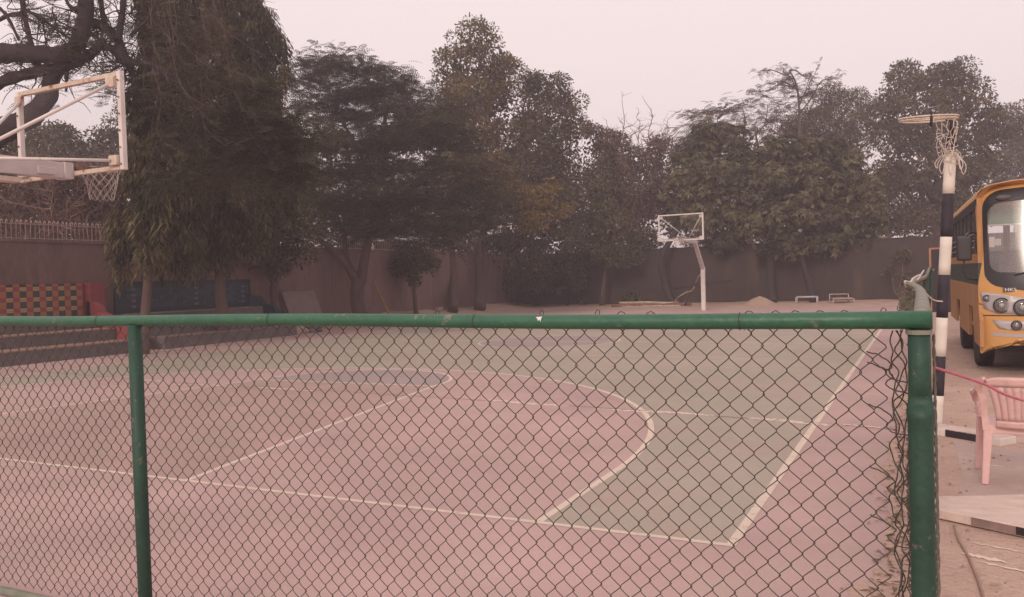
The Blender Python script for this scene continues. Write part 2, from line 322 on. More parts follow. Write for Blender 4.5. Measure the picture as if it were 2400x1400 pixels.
for s, y0, nm in ((1, 0, 'near'), (-1, 28, 'far')):
    T = lambda pts: [(x, y0+s*y) for x, y in pts]
    zone = [(6.25, 0), (6.25, 1.575)] + arc(0, 1.575, 6.25, 0, math.pi, 60) + [(-6.25, 1.575), (-6.25, 0)]
    part_sheet('three_point_zone', T(zone), 0.00080, G['pink'])
    part_sheet('key', T([(3,0),(1.8,5.8),(-1.8,5.8),(-3,0)]), 0.00120, G['pink_worn'])
    part_sheet('free_throw_semicircle', T(arc(0, 5.8, 1.8, 0, math.pi, 40)), 0.00160, G['blue'])
    def lines(mb, z=0.00200):
        mb.v = [(x, y0+s*y, z) for x, y, _ in mb.v]; return mb.build('court_line', G['line'], court)
    lines(MB().sheet([(6.19,0.05),(6.25,0.05),(6.25,1.575),(6.19,1.575)]))
    lines(MB().sheet([(-6.25,0.05),(-6.19,0.05),(-6.19,1.575),(-6.25,1.575)]))
    lines(ring(0, 1.575, 6.19, 6.25, 0, math.pi, 80))
    for q in (1, -1):
        lines(MB().sheet([(q*3.0,0.05),(q*2.94,0.05),(q*1.745,5.75),(q*1.80,5.75)]))
    lines(MB().sheet([(-1.8,5.75),(1.8,5.75),(1.8,5.80),(-1.8,5.80)]))
    lines(ring(0, 5.8, 1.745, 1.8, 0, math.pi, 48), 0.00240)
    lines(MB().sheet([(-7.5,0),(7.5,0),(7.5,0.05),(-7.5,0.05)]), 0.00240)
part_sheet('centre_circle', arc(0, 14, 1.8, 0, 2*math.pi, 60)[:-1], 0.00080, G['blue'])
flat(ring(0, 14, 1.75, 1.8, 0, 2*math.pi, 80), 0.00200).build('court_line', G['line'], court)
for x in (-7.5, 7.44): MB().sheet([(x,0),(x+0.06,0),(x+0.06,28),(x,28)], 0.00200).build('court_line', G['line'], court)
MB().sheet([(-7.44,13.975),(7.44,13.975),(7.44,14.025),(-7.44,14.025)], 0.00160).build('court_line', G['line'], court)
# long slab joint across the court, with scuffed white paint along it
jpts = np.array([(-9.0,5.9),(-4.1,5.24),(-1.92,4.95),(0.71,4.87),(3.37,4.66),(5.47,4.46),(6.98,4.26),(8.04,4.1),(8.25,4.02)])
jp = smooth_path(np.c_[jpts, np.zeros(len(jpts))], 24)[:, :2]
jp[:, 1] += 0.012*rng.randn(len(jp))
def ribbon(P, w, z, m, name):
    P = np.array(P); T = np.gradient(P, axis=0); N = np.c_[-T[:, 1], T[:, 0]]; N /= np.linalg.norm(N, axis=1, keepdims=True)
    w = np.array(w)[:, None] if not np.isscalar(w) else w
    A = P+N*w; B = P-N*w; n = len(P)
    return MB().add([(*p, z) for p in A]+[(*p, z) for p in B], [(i, i+1, n+i+1, n+i) for i in range(n-1)]).build(name, m, court)
ribbon(jp, 0.012+0.010*rng.rand(len(jp)), 0.00280, G['crack'], 'slab_joint')
for (xa, xb, w, dy) in [(-4.2,-3.2,.035,0.0),(-2.4,-1.4,.03,-.02),(-1.0,-0.1,.05,.0),(-0.2,0.25,.05,-.05),(3.2,4.1,.05,.03),(3.6,4.55,.06,-.02),(4.9,5.9,.045,-.06),(5.5,6.4,.05,.01),(6.75,7.35,.08,.02),(7.1,7.75,.05,-.05),(7.7,8.2,.03,.03)]:
    sel = jp[(jp[:, 0] > xa) & (jp[:, 0] < xb)]
    xs = np.linspace(xa, xb, 36); ys = np.interp(xs, jp[:, 0], jp[:, 1])+dy+0.012*rng.randn(36)
    t = np.linspace(0, 1, 36); ww = w*np.sin(np.pi*t)**0.6*(0.35+0.65*rng.rand(36))+0.002
    ribbon(np.c_[xs, ys], ww, 0.00330, G['scuff'], 'paint_scuff')
# faint old volleyball line
ribbon(np.c_[np.linspace(-7.3, 6.0, 20), np.linspace(9.4, 8.6, 20)*0+np.linspace(10.9, 10.6, 20)], 0.018, 0.00290, G['line'], 'faded_line')
ribbon(np.c_[np.linspace(-6.9, -2.0, 14), np.linspace(3.0, 5.1, 14)], 0.016, 0.00290, G['line'], 'faded_line')

# soil banks at the foot of the walls and strip beside the side fence
def hz(x, y): return 0.05*math.sin(x*1.3+y*.7)+0.03*math.sin(x*3.1-y*2.3)
structure(grid_sheet(-12.2, -9.4, 15.6, 36.2, 14, 70, lambda x, y: -0.01+max(0, (-9.7-x)/2.5)*min(1, max(0, (y-16)/7))*(0.34+hz(x, y))).build('soil_bank', G['sand'], smooth=True))
structure(grid_sheet(-12.2, 20, 31.4, 36.2, 110, 16, lambda x, y: -0.02+max(0, (y-32.0)/4.2)*(0.17+0.7*hz(x, y)*0.5)).build('soil_bank', G['sand'], smooth=True))

# ------------------------------------------------------------------ boundary walls and railing
wl = thing('boundary_wall', (-12.12, 10, 0), 'long pink plastered wall behind the tiled seating steps, iron railing on top', 'wall')
MB().box((-12.25,-9,-.1),(-12.0,36.25,2.92)).build('wall', G['wall'], wl, bevel=0.012)
MB().box((-12.28,-9,2.923),(-11.97,36.28,2.99)).build('coping', G['wall'], wl, bevel=0.01)
wb = thing('boundary_wall', (4, 36.12, 0), 'stained plaster wall across the far end of the court, coloured dark for tree shade', 'wall')
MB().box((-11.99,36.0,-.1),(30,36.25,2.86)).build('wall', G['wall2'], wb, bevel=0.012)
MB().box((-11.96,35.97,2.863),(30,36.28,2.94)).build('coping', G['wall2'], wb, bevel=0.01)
rl = thing('wall_railing', (-12.12, 10, 2.99), 'tan iron railing of hook-topped bars along the pink wall', 'railing')
hook = [(0,0,0.0),(0,0,0.47)]+[(0.035-0.035*math.cos(a),0,0.47+0.045*math.sin(a)) for a in np.linspace(0.4, 2.9, 6)]+[(0.075,0,0.44)]
barme = MB().tube(hook, 0.009, 5).mesh('bar', G['rail_bar'], True)
for i in range(205): piece('bar', barme, rl, (-12.12, 3.6+0.125*i, 2.985), (random.gauss(0, .02), random.gauss(0, .02), random.gauss(0, .12)))
MB().box((-12.145,3.4,3.40),(-12.105,29.3,3.42)).build('top_bar', G['rail_bar'], rl)
MB().box((-12.145,3.4,3.03),(-12.105,29.3,3.05)).build('bottom_bar', G['rail_bar'], rl)

# ------------------------------------------------------------------ tiled seating terraces
def terrace(y0, y1, label, riser, trim, endm, cat='seating steps'):
    t = thing('seating_terrace', (-10.9, (y0+y1)/2, 0), label, cat)
    for k, (xf, z0, z1) in enumerate(((-9.8,0.0,.30),(-10.5,.30,.61),(-11.2,.61,.92))):
        MB().box((-11.9+0.003*k, y0, z0-.02), (xf, y1-0.02*k, z1)).build('riser', riser, t)
        MB().box((-11.88+0.003*k, y0+.004, z1+.002), (xf+.025, y1-.025*k-.01, z1+.035)).build('tread', trim, t)
    return t
tr = terrace(-2.0, 9.62, 'stepped stone seating with red and yellow chequered tile back panel', G['stone'], G['nosing'], G['redpaint'])
TC = {}
TC['g'] = mat('dark_green_tile', (0.035, 0.065, 0.05), 0.35, c2=(0.05, 0.05, 0.07), scale=9)
TC['o'] = mat('orange_tile', (0.42, 0.17, 0.08), 0.4, c2=(0.36, 0.13, 0.08), scale=12)
TC['c'] = mat('cream_tile', (0.52, 0.37, 0.18), 0.4, c2=(0.45, 0.26, 0.12), scale=16)
TC['r'] = mat('crimson_tile', (0.24, 0.055, 0.075), 0.4, c2=(0.30, 0.09, 0.08), scale=8)
MB().box((-11.995,-2.0,.955),(-11.93,9.78,1.86)).build('back_panel', G['redpaint'], tr)
TM = {}
for k in TC:
    for hgt in (0.165, 0.105, 0.075):
        TM[k, hgt] = MB().box((0,-0.083,0.002),(0.022,0.083,hgt-.004)).mesh('tile', TC[k])
rows = []; z = 0.97
for hgt, kind in ((.165,'t'),(.105,'n'),(.165,'t'),(.105,'n'),(.165,'t'),(.105,'n'),(.075,'t')): rows.append((z, hgt, kind)); z += hgt
for c in range(26):
    y = 9.72-0.09-0.172*c
    for (z, hgt, kind) in rows:
        a = c % 2
        col = ('o' if a == 0 else 'g') if kind == 't' else ('r' if a == 0 else 'c')
        piece('tile', TM[col, hgt], tr, (-11.93+random.uniform(-.002, .002), y, z))
        if kind == 'n' and a == 1 and c < 16:
            zz = [(-11.906, y-.06+.03*q, z+.05+.025*math.sin(q*2.1+c)) for q in range(5)]
            MB().tube(zz, .006, 4).build('tile_motif', TC['r'], tr)
MB().box((-11.995,9.80,.0),(-11.72,10.27,1.86)).build('end_pier', G['redpaint'], tr, bevel=.02)
def quarter(xc, y0, y1, r, zb, h, m, name, parent):
    a = np.linspace(0, math.pi/2, 10); pr = [(xc, zb)]+[(xc+r*math.sin(q), zb+h*math.cos(q)) for q in a][::1]
    n = len(pr); V = [(x, y0, z_) for x, z_ in pr]+[(x, y1, z_) for x, z_ in pr]
    F = [tuple(range(n))[::-1], tuple(range(n, 2*n))]+[(i, (i+1) % n, n+(i+1) % n, n+i) for i in range(n)]
    MB().add(V, F).build(name, m, parent)
quarter(-11.9, 9.80, 10.0, .62, .9, .45, G['redpaint'], 'scrolled_end', tr)
quarter(-11.25, 9.64, 9.86, .62, .60, .45, G['redpaint'], 'scrolled_end', tr)
quarter(-10.52, 9.64, 9.86, .62, .30, .45, G['redpaint'], 'scrolled_end', tr)
MB().box((-11.9,9.64,0),(-9.85,9.86,.30)).build('end_wall', G['redpaint'], tr)
tb = terrace(10.55, 15.75, 'stepped stone seating with dark blue tiled back panel behind two trunks', G['stone'], G['bag_grey'], G['bluepaint'])
MB().box((-11.995,10.72,.955),(-11.93,15.92,1.87)).build('back_panel', G['bluepaint'], tb)
BT = [MB().box((0,-.078,.002),(.02,.078,.078)).mesh('tile', mat('blue_tile', c, 0.3, c2=c2, scale=6)) for c, c2 in
      (((.03,.055,.09),(.04,.065,.10)),((.045,.085,.11),(.035,.065,.09)),((.055,.055,.075),(.03,.03,.06)),((.02,.03,.05),(.03,.04,.065)),((.03,.075,.08),(.025,.05,.07)),((.14,.14,.15),(.10,.11,.13)))]
for c in range(29):
    for r_ in range(8):
        k = random.choice((0,0,0,1,2,3,3,4))
        if c in (1, 15, 27) and r_ % 2 == 0: k = 5
        piece('tile', BT[k], tb, (-11.93+random.uniform(-.003, .003), 11.15+.163*c, 1.10+.083*r_))
quarter(-11.9, 15.80, 16.0, .62, .9, .45, G['bluepaint'], 'scrolled_end', tb)
quarter(-11.25, 15.78, 16.0, .62, .60, .42, G['bluepaint'], 'scrolled_end', tb)
MB().box((-11.9,15.77,0),(-11.2,16.0,.60)).build('end_wall', G['bluepaint'], tb)

# ------------------------------------------------------------------ trees
def leaves_mesh(name, m, B, D, N, ln, wd, parent, kind='crown'):
    """diamond leaves: base B, direction D, face normal N"""
    D = D/np.maximum(np.linalg.norm(D, axis=1, keepdims=True), 1e-9)
    S = np.cross(D, N); S /= np.maximum(np.linalg.norm(S, axis=1, keepdims=True), 1e-9)
    ln = np.asarray(ln).reshape(-1, 1); wd = np.asarray(wd).reshape(-1, 1)
    k = len(B); V = np.empty((k, 4, 3)); up = np.cross(S, D)
    V[:, 0] = B; V[:, 1] = B+D*ln*0.45+S*wd*0.5+up*ln*0.05; V[:, 2] = B+D*ln; V[:, 3] = B+D*ln*0.45-S*wd*0.5+up*ln*0.05
    off = np.array(parent['_o'])
    me = bpy.data.meshes.new(name); me.vertices.add(k*4); me.loops.add(k*4); me.polygons.add(k)
    me.vertices.foreach_set('co', (V.reshape(-1, 3)-off).astype(np.float32).ravel())
    me.loops.foreach_set('vertex_index', np.arange(k*4, dtype=np.int32))
    me.polygons.foreach_set('loop_start', np.arange(0, k*4, 4, dtype=np.int32))
    me.polygons.foreach_set('loop_total', np.full(k, 4, dtype=np.int32))
    me.materials.append(m); me.update(); me.validate()
    o = bpy.data.objects.new(name, me); COL.objects.link(o); o.parent = parent; o['_o'] = list(parent['_o'])
    return o
def unit(n): v = rng.randn(n, 3); return v/np.linalg.norm(v, axis=1, keepdims=True)

def lobe_points(lobes, n, shell=0.45, rough=0.22, gap=0.0):
    """points spread through a union of ellipsoids, denser near the outside, outline broken up"""
    vol = np.array([(l[3]*l[4]*l[5])**0.8 for l in lobes]); cnt = np.maximum(1, (n*vol/vol.sum()).astype(int))
    P = []; O = []
    for l, c in zip(lobes, cnt):
        d = unit(c); ph = rng.rand(6)*6.28
        bumpy = 1+rough*(np.sin(d[:, 0]*5+ph[0])*np.sin(d[:, 1]*5+ph[1])+np.sin(d[:, 2]*7+ph[2])*np.sin(d[:, 0]*6+ph[3]))
        r = rng.rand(c)**shell*bumpy
        p = np.array(l[:3])+d*r[:, None]*np.array(l[3:6])
        P.append(p); O.append(d)
    P = np.concatenate(P); O = np.concatenate(O)
    if gap > 0:
        q = np.sin(P[:, 0]*1.9+P[:, 2]*1.3)*np.sin(P[:, 1]*1.7-P[:, 2]*2.1)+0.5*np.sin(P[:, 0]*4.1+P[:, 2]*3.7)
        keep = (q > -1.2+gap*1.4) | (rng.rand(len(P)) < 0.25); P = P[keep]; O = O[keep]
    return P, O

def boughs(lobes, size, cover=1.3, gap=0.0):
    """leafy boughs sitting on the outside of each lobe, so the outline is lumpy"""
    C, O, Rr = [], [], []
    for l in lobes:
        r = np.array(l[3:6]); mean = float(np.mean(r)); sz = min(size, mean*.7)
        n = max(3, int(cover*4*mean*mean/(sz*sz)))
        d = unit(n); d[:, 2] = np.where(d[:, 2] < -.55, -d[:, 2], d[:, 2])
        k = (.5+.5*rng.rand(n)**.6)*(1-.35*sz/mean)
        C.append(np.array(l[:3])+d*k[:, None]*r); O.append(d); Rr.append(sz*(.6+.7*rng.rand(n)))
    C = np.concatenate(C); O = np.concatenate(O); Rr = np.concatenate(Rr)
    if gap > 0: kp = rng.rand(len(C)) > gap; C, O, Rr = C[kp], O[kp], Rr[kp]
    return C, O, Rr

def crown_broad(lobes, nclump, per, ln, wd, m, parent, clump_r=0.32, droop=0.35, gap=0.12, shell=0.45, name='crown', rough=0.22, size=None, cover=1.15):
    size = size or max(.28, 3.6*ln)
    C, O, Rr = boughs(lobes, size, cover, gap)
    n = np.maximum(8, (Rr*Rr*4.2/(ln*wd)).astype(int)); idx = np.repeat(np.arange(len(C)), n); k = len(idx)
    d = unit(k)+O[idx]*.35+np.array([0, 0, .25]); d /= np.linalg.norm(d, axis=1, keepdims=True)
    B = C[idx]+d*(Rr[idx]*(.45+.55*rng.rand(k)**.5))[:, None]*np.array([1, 1, .72])
    D = d*.7+unit(k)*.7+np.array([0, 0, -droop-.15]); N = d+unit(k)*.55+np.array([0, 0, .35])
    s = 0.65+0.7*rng.rand(k)
    # some larger leaves deeper in, so that the middle of the crown is closed
    nc = int(k*.12); Ci, Oi = lobe_points(lobes, nc, .8, .1, 0); Ci = np.array(Ci); ctr = np.mean([l[:3] for l in lobes], axis=0)
    Ci = Ci+(ctr-Ci)*.06
    B = np.concatenate([B, Ci]); D = np.concatenate([D, unit(len(Ci))+np.array([0, 0, -.3])]); N = np.concatenate([N, unit(len(Ci))]); s = np.concatenate([s, np.full(len(Ci), 1.9)])
    return leaves_mesh(name, m, B, D, N, ln*s, wd*s, parent)

def crown_whorl(lobes, nwh, m, parent, ln=0.2, wd=0.06, leaflets=7, gap=0.08, shell=0.35, name='crown'):
    C0, O0, Rr = boughs(lobes, .75, 1.25, gap)
    n = np.maximum(6, (Rr*Rr*2.1/(ln*ln)*2.0).astype(int)); idx = np.repeat(np.arange(len(C0)), n); k = len(idx)
    d = unit(k)+O0[idx]*.5+np.array([0, 0, .3]); d /= np.linalg.norm(d, axis=1, keepdims=True)
    C = C0[idx]+d*(Rr[idx]*(.6+.4*rng.rand(k)))[:, None]*np.array([1, 1, .75])
    ax = d*0.9+unit(k)*0.35+np.array([0, 0, .5]); ax /= np.linalg.norm(ax, axis=1, keepdims=True)
    s1 = np.cross(ax, unit(k)); s1 /= np.linalg.norm(s1, axis=1, keepdims=True); s2 = np.cross(ax, s1)
    Bs, Ds, Ns = [], [], []
    for q in range(leaflets):
        a = 2*math.pi*q/leaflets+rng.rand(k)*0.3
        dd = s1*np.cos(a)[:, None]+s2*np.sin(a)[:, None]
        Bs.append(C); Ds.append(dd-np.array([0, 0, .55])+ax*0.1); Ns.append(ax+dd*.4)
    Ci, Oi = lobe_points(lobes, int(k*.7), .8, .1, 0)
    Bs.append(Ci); Ds.append(unit(len(Ci))); Ns.append(unit(len(Ci)))
    B = np.concatenate(Bs); D = np.concatenate(Ds); N = np.concatenate(Ns); s = 0.7+0.6*rng.rand(len(B)); s[-len(Ci):] = 1.5
    return leaves_mesh(name, m, B, D, N, ln*s, wd*s*np.where(np.arange(len(B)) >= len(B)-len(Ci), 1.6, 1), parent)

def fronds(Bp, D, m, parent, flen=0.5, pinna=0.13, wd=0.03, pairs=7, name='crown', sag=0.25):
    k = len(Bp); D = D/np.linalg.norm(D, axis=1, keepdims=True)
    up = np.array([0, 0, 1.0])+0.35*rng.randn(k, 3); S = np.cross(D, up); S /= np.linalg.norm(S, axis=1, keepdims=True)
    Nn = np.cross(S, D); fl = flen*(0.65+0.7*rng.rand(k))
    Bs, Ds, Ns, Ls, Ws = [], [], [], [], []
    for j in range(pairs):
        t = (j+0.8)/pairs; b = Bp+D*(fl*t)[:, None]-np.array([0, 0, 1.0])*(sag*fl*t*t)[:, None]
        L_ = pinna*math.sin(math.pi*(0.18+0.74*t))*(0.8+0.4*rng.rand(k))
        for sg in (1, -1):
            Bs.append(b); Ds.append(S*sg+D*0.45-np.array([0, 0, .12])); Ns.append(Nn+0.2*rng.randn(k, 3)); Ls.append(L_); Ws.append(np.full(k, wd))
    Bs.append(Bp); Ds.append(D-np.array([0, 0, sag*.6])); Ns.append(Nn); Ls.append(fl); Ws.append(np.full(k, .014))
    return leaves_mesh(name, m, np.concatenate(Bs), np.concatenate(Ds), np.concatenate(Ns), np.concatenate(Ls), np.concatenate(Ws), parent)

def plates(C, Rr, per=11):
    """flat umbrella sprays of fronds about each centre: base points and directions"""
    idx = np.repeat(np.arange(len(C)), per); k = len(idx); a = rng.rand(k)*2*math.pi
    d = np.c_[np.cos(a), np.sin(a), .18*rng.randn(k)+.05]
    B = C[idx]+d*(Rr[idx]*.9*rng.rand(k)**.7)[:, None]*np.array([1, 1, .2])+rng.randn(k, 3)*np.array([.05, .05, .03])
    return B, d+rng.randn(k, 3)*np.array([.35, .35, .08])

def crown_feather(lobes, n, m, parent, flen=0.5, gap=0.25, shell=0.6, flat_=True, pinna=0.13, wd=0.03, name='crown', pairs=7, plate=.75):
    C, O = lobe_points(lobes, max(4, n//11), shell, 0.2, gap)
    B, D = plates(C, plate*(.6+.7*rng.rand(len(C))))
    return fronds(B, D, m, parent, flen, pinna, wd, pairs, name)

def crown_ashoka(axis, radius, n, m, parent, ln=0.25, wd=0.048, name='crown', strands=330):
    """hanging strands of long narrow leaves round a vertical axis; radius(t) over t 0 bottom..1 top"""
    axis = np.array(axis, float); q = 11; per = max(4, n//(q*strands))
    t = rng.rand(strands)**0.9; a = rng.rand(strands)*2*math.pi
    seg = t*(len(axis)-1); i = np.minimum(seg.astype(int), len(axis)-2); fr = (seg-i)[:, None]
    ctr = axis[i]*(1-fr)+axis[i+1]*fr
    rr = radius(t)*(0.35+0.80*rng.rand(strands)**0.75); rad = np.c_[np.cos(a), np.sin(a), np.zeros(strands)]
    C = []; RD = []
    hang = .45+.75*rng.rand(strands)
    for k in range(per):
        f = (k+rng.rand(strands))/per
        p = ctr+rad*(rr*np.minimum(1, .35+f*1.3))[:, None]; p[:, 2] += .25*rr-hang*f**1.4*(.6+rr*.5); C.append(p); RD.append(rad)
    C = np.concatenate(C); RD = np.concatenate(RD); k = len(C)
    b = rng.rand(k*q)*2*math.pi; h = np.c_[np.cos(b), np.sin(b), np.zeros(k*q)]
    B = np.repeat(C, q, 0)+rng.randn(k*q, 3)*np.array([.085, .085, .10])+h*.03; Rr = np.repeat(RD, q, 0)
    D = Rr*0.25+h*(.30+.55*rng.rand(k*q))[:, None]+np.array([0, 0, -.9]); N = h+Rr*.4+np.array([0, 0, .4])+unit(k*q)*0.3
    s = 0.65+0.7*rng.rand(k*q)
    return leaves_mesh(name, m, B, D, N, ln*s, wd*s, parent)

def wiggle(a, b, n=6, amp=0.08):
    a = np.array(a, float); b = np.array(b, float); L_ = np.linalg.norm(b-a); t = np.linspace(0, 1, n)[:, None]
    P = a+(b-a)*t; off = rng.randn(n, 3)*amp*L_*0.35; off[0] = 0; off[-1] = 0; return smooth_path(P+off, 3)
def limbs(mb, start, r0, targets, amp=0.12, sub=4, subl=0.8, sides=7):
    for tg in targets:
        P = wiggle(start, tg, 6, amp); n = len(P); mb.tube(P, np.linspace(r0, max(r0*.18, .012), n), sides, cap=False)
        for _ in range(sub):
            i = rng.randint(n//3, n); d = unit(1)[0]; d[2] = abs(d[2])*.6; e = P[i]+d*subl*(0.5+rng.rand())
            Q = wiggle(P[i], e, 4, amp); mb.tube(Q, np.linspace(r0*.3, .008, len(Q)), 5, cap=False)
def px_lobes(lst, depth, df=0.9, jit=0.5):
    out = []
    for (px, py, rx, ry, *dz) in lst:
        d = depth+(dz[0] if dz else 0.0); c = at(px, py, d); k = d/FPX
        out.append((*c, rx*k, max(rx, ry)*k*df, ry*k))
    return out

def bush_lobes(): pass
# --- two drooping ashoka trees beside the steps
def ashoka(x, y, trunk_px, axis_px, rbase, label, n, rfun):
    t = thing('ashoka_tree', (x, y, 0), label, 'tree', 'drooping ashoka trees by the seating'); d = depth_of(x, y)
    P = smooth_path([(x, y, -.03)]+[at(*q, d) for q in trunk_px], 6); MB().tube(P, np.linspace(rbase, .05, len(P)), 10).build('trunk', G['bark'], t, smooth=True)
    crown_ashoka([at(*q, d) for q in axis_px], rfun, n, L['ashoka'], t); return t
ashoka(-9.05, 9.3, [(340,740),(347,650),(362,450),(385,200),(400,-60),(405,-300)], [(350,600),(360,480),(378,300),(392,100),(398,-100),(400,-330)], .13, 'drooping ashoka tree nearest the left hoop, slim trunk on the court edge', 30000,
       lambda t: 0.92*np.clip(1.06-0.45*t, 0, 1)*np.clip((1.02-t)*5, 0, 1)*np.clip(0.80+t*2, 0, 1))
ashoka(-10.1, 13.0, [(522,740),(515,640),(530,450),(550,150),(535,-80),(518,-300)], [(520,585),(540,470),(556,300),(552,100),(530,-100),(515,-360)], .20, 'tallest drooping ashoka tree, thick trunk in front of the blue tiled panel', 62000,
       lambda t: 1.70*np.interp(t, [0, .1, .25, .5, .6, .7, .8, 1], [.62, .90, 1.05, 1.0, .78, .52, .36, .06]))

# --- big overhanging feathery tree at upper left
def px_path(pts, depth, dd=0.0):
    return [at(p[0], p[1], depth+dd*i/len(pts)) for i, p in enumerate(pts)], [p[2]*depth/FPX for p in pts]
D0 = 18.2
t = thing('overhanging_tree', tuple(at(-330, 700, D0)*np.array([1, 1, 0])), 'huge dark gnarled tree whose bare limbs cross the upper left corner', 'tree')
mb = MB()
def limb_px(pts, depth=D0, dd=0.0, n=9):
    P, rr = px_path(pts, depth, dd); P = smooth_path(P, 5); rr = np.interp(np.linspace(0, 1, len(P)), np.linspace(0, 1, len(rr)), rr)
    rr = rr*(1+0.10*np.sin(np.arange(len(rr))*1.9)); mb.tube(P, rr, n, cap=True); return P
base = t['_o']
P = smooth_path([tuple(base), tuple(at(-260, 600, D0)), tuple(at(-160, 460, D0)), tuple(at(-60, 360, D0)), tuple(at(10, 305, D0)), tuple(at(70, 275, D0)), tuple(at(112, 225, D0)), tuple(at(120, 190, D0)), tuple(at(140, 160, D0))], 5)
mb.tube(P, np.linspace(.40, .13, len(P))*(1+.07*np.sin(np.arange(len(P))*1.3)), 12)
A1 = limb_px([(-170,470,30),(-90,230,26),(-30,140,24),(20,125,23),(90,127,20),(150,128,20),(180,105,19),(192,70,19),(200,30,18),(205,-60,15)], D0-.3)
A2 = limb_px([(-170,480,20),(-80,260,16),(-20,205,14),(40,180,13),(100,166,13),(160,152,13),(205,132,12),(228,112,11),(240,95,10)], D0-.1)
A3 = limb_px([(196,52,13),(230,58,12),(255,72,12),(275,92,11),(285,120,11),(300,150,11),(312,180,6),(318,230,4)], D0+.1)
A4 = limb_px([(236,100,8),(255,112,8),(280,128,9),(300,148,9),(325,146,6),(355,152,6),(395,172,6),(440,203,6),(490,236,5),(540,268,3)], D0, -.8)
A5 = limb_px([(278,92,8),(282,60,8),(288,20,7),(292,-50,6)])
A6 = limb_px([(75,112,6),(62,60,6),(55,20,6),(48,-40,5)]); A7 = limb_px([(58,25,4),(90,38,4),(120,60,3.5),(155,85,3)]); A8 = limb_px([(250,65,7),(240,30,6),(232,-30,6)])
limb_px([(-20,60,4),(15,38,5),(45,33,5),(60,34,4)]); limb_px([(70,135,9),(85,150,8),(102,168,8)]); limb_px([(160,160,4),(156,185,4),(155,215,3)])
limb_px([(180,25,5),(160,10,4),(145,-30,4)]); limb_px([(305,85,4),(320,70,4),(350,40,3),(370,-20,3)])
limb_px([(-40,-10,4),(0,20,4),(20,45,4),(45,95,3)])
B1 = limb_px([(204,-50,15),(215,-130,12),(245,-220,8),(270,-320,4)]); B2 = limb_px([(292,-45,6),(310,-130,5),(350,-220,3)]); B3 = limb_px([(232,-25,6),(200,-110,6),(140,-200,5),(90,-290,3)]); B4 = limb_px([(48,-35,5),(30,-110,5),(-20,-190,4),(-40,-260,3)])
B5 = limb_px([(-140,330,18),(-220,180,15),(-300,60,11),(-380,-60,7),(-430,-140,4)]); B6 = limb_px([(-250,140,10),(-200,40,8),(-160,-80,6),(-150,-180,3)])
starts = np.concatenate([B1, B2, B3, B4, B5[6:], B6, A1[10:], A2[12:], A3, A4, A5, A6, A7, A8])
tw_ends = []
for i in range(300):
    p = starts[rng.randint(len(starts))]; d = unit(1)[0]; d[2] = d[2]*.6-.1; e = p+d*(0.5+1.3*rng.rand())
    Q = wiggle(p, e, 5, .22); mb.tube(Q, np.linspace(.018, .005, len(Q)), 4, cap=False); tw_ends.append(Q[len(Q)//2:])
mb.build('trunk', G['bark_dark'], t, smooth=True)
mb = MB(); hang = []
for i in range(46):                                                   # long whippy branches hanging to the right
    x0 = rng.uniform(335, 520); y0 = rng.uniform(-120, 190); a = rng.uniform(60, 300)
    dx = rng.uniform(-20, 130); dp = D0-rng.uniform(0.2, 1.8)
    pts = [at(x0, y0, dp), at(x0+dx*.25+rng.randn()*8, y0+a*.4, dp-.05), at(x0+dx*.6+rng.randn()*8, y0+a*.8, dp-.1), at(x0+dx+rng.uniform(0, 60), y0+a*1.05, dp-.15)]
    Q = smooth_path(pts, 5); mb.tube(Q, np.linspace(.010, .004, len(Q)), 4, cap=False); hang.append(Q)
mb.build('hanging_twigs', G['thin_twig'], t, smooth=True)['kind'] = 'stuff'
E_ = np.concatenate(tw_ends); sel = E_[rng.randint(len(E_), size=1150)]+rng.randn(1150, 3)*np.array([.18, .18, .08])
H_ = np.concatenate(hang); sel2 = H_[rng.randint(len(H_), size=500)]+rng.randn(500, 3)*.1
lob = px_lobes([(560,300,150,60,-1.2),(640,340,120,70,-1.0),(480,330,110,60,-1.4),(600,400,130,50,-1.0),(700,300,60,50,-.5),(450,420,80,40,-1.2),(700,410,80,50,-.7),(560,210,90,50,-.8),(420,120,60,70,-.6),(380,60,60,60,-.5)], D0+1.5, 0.5)
C3, O3 = lobe_points(lob, 620, 0.7, .2, .2); B3, D3 = plates(C3, .55*(.6+.7*rng.rand(len(C3))), 9)
Bf = np.concatenate([sel, sel2, B3]); Df = np.concatenate([unit(len(sel)+len(sel2))*np.array([1, 1, .3]), D3])
fronds(Bf, Df, L['feather'], t, .46, .085, .024, 10)

# --- small V-stemmed tree beside the blue panel
t = thing('small_tree', (-11.0, 16.35, 0.05), 'small dark-leaved tree with a forked stem beside the leaning board', 'tree')
mb = MB(); b0 = np.array([-11.0, 16.35, 0]); d = depth_of(*b0)
mb.tube(smooth_path([b0, at(642,690,d), at(645,660,d)], 4), [.14]*4+[.13]*5, 8)
limbs(mb, at(645,665,d), .09, [at(610,580,d), at(668,560,d), at(640,520,d-.3), at(690,600,d)], .1, 4, .5)
mb.build('trunk', G['bark'], t, smooth=True)
crown_broad(px_lobes([(650,540,75,60),(620,590,50,45,-.3),(695,590,45,45),(590,520,50,50,.3),(700,520,50,50),(640,630,35,30,.2)], d), 800, 14, .12, .055, L['dark'], t, .2)

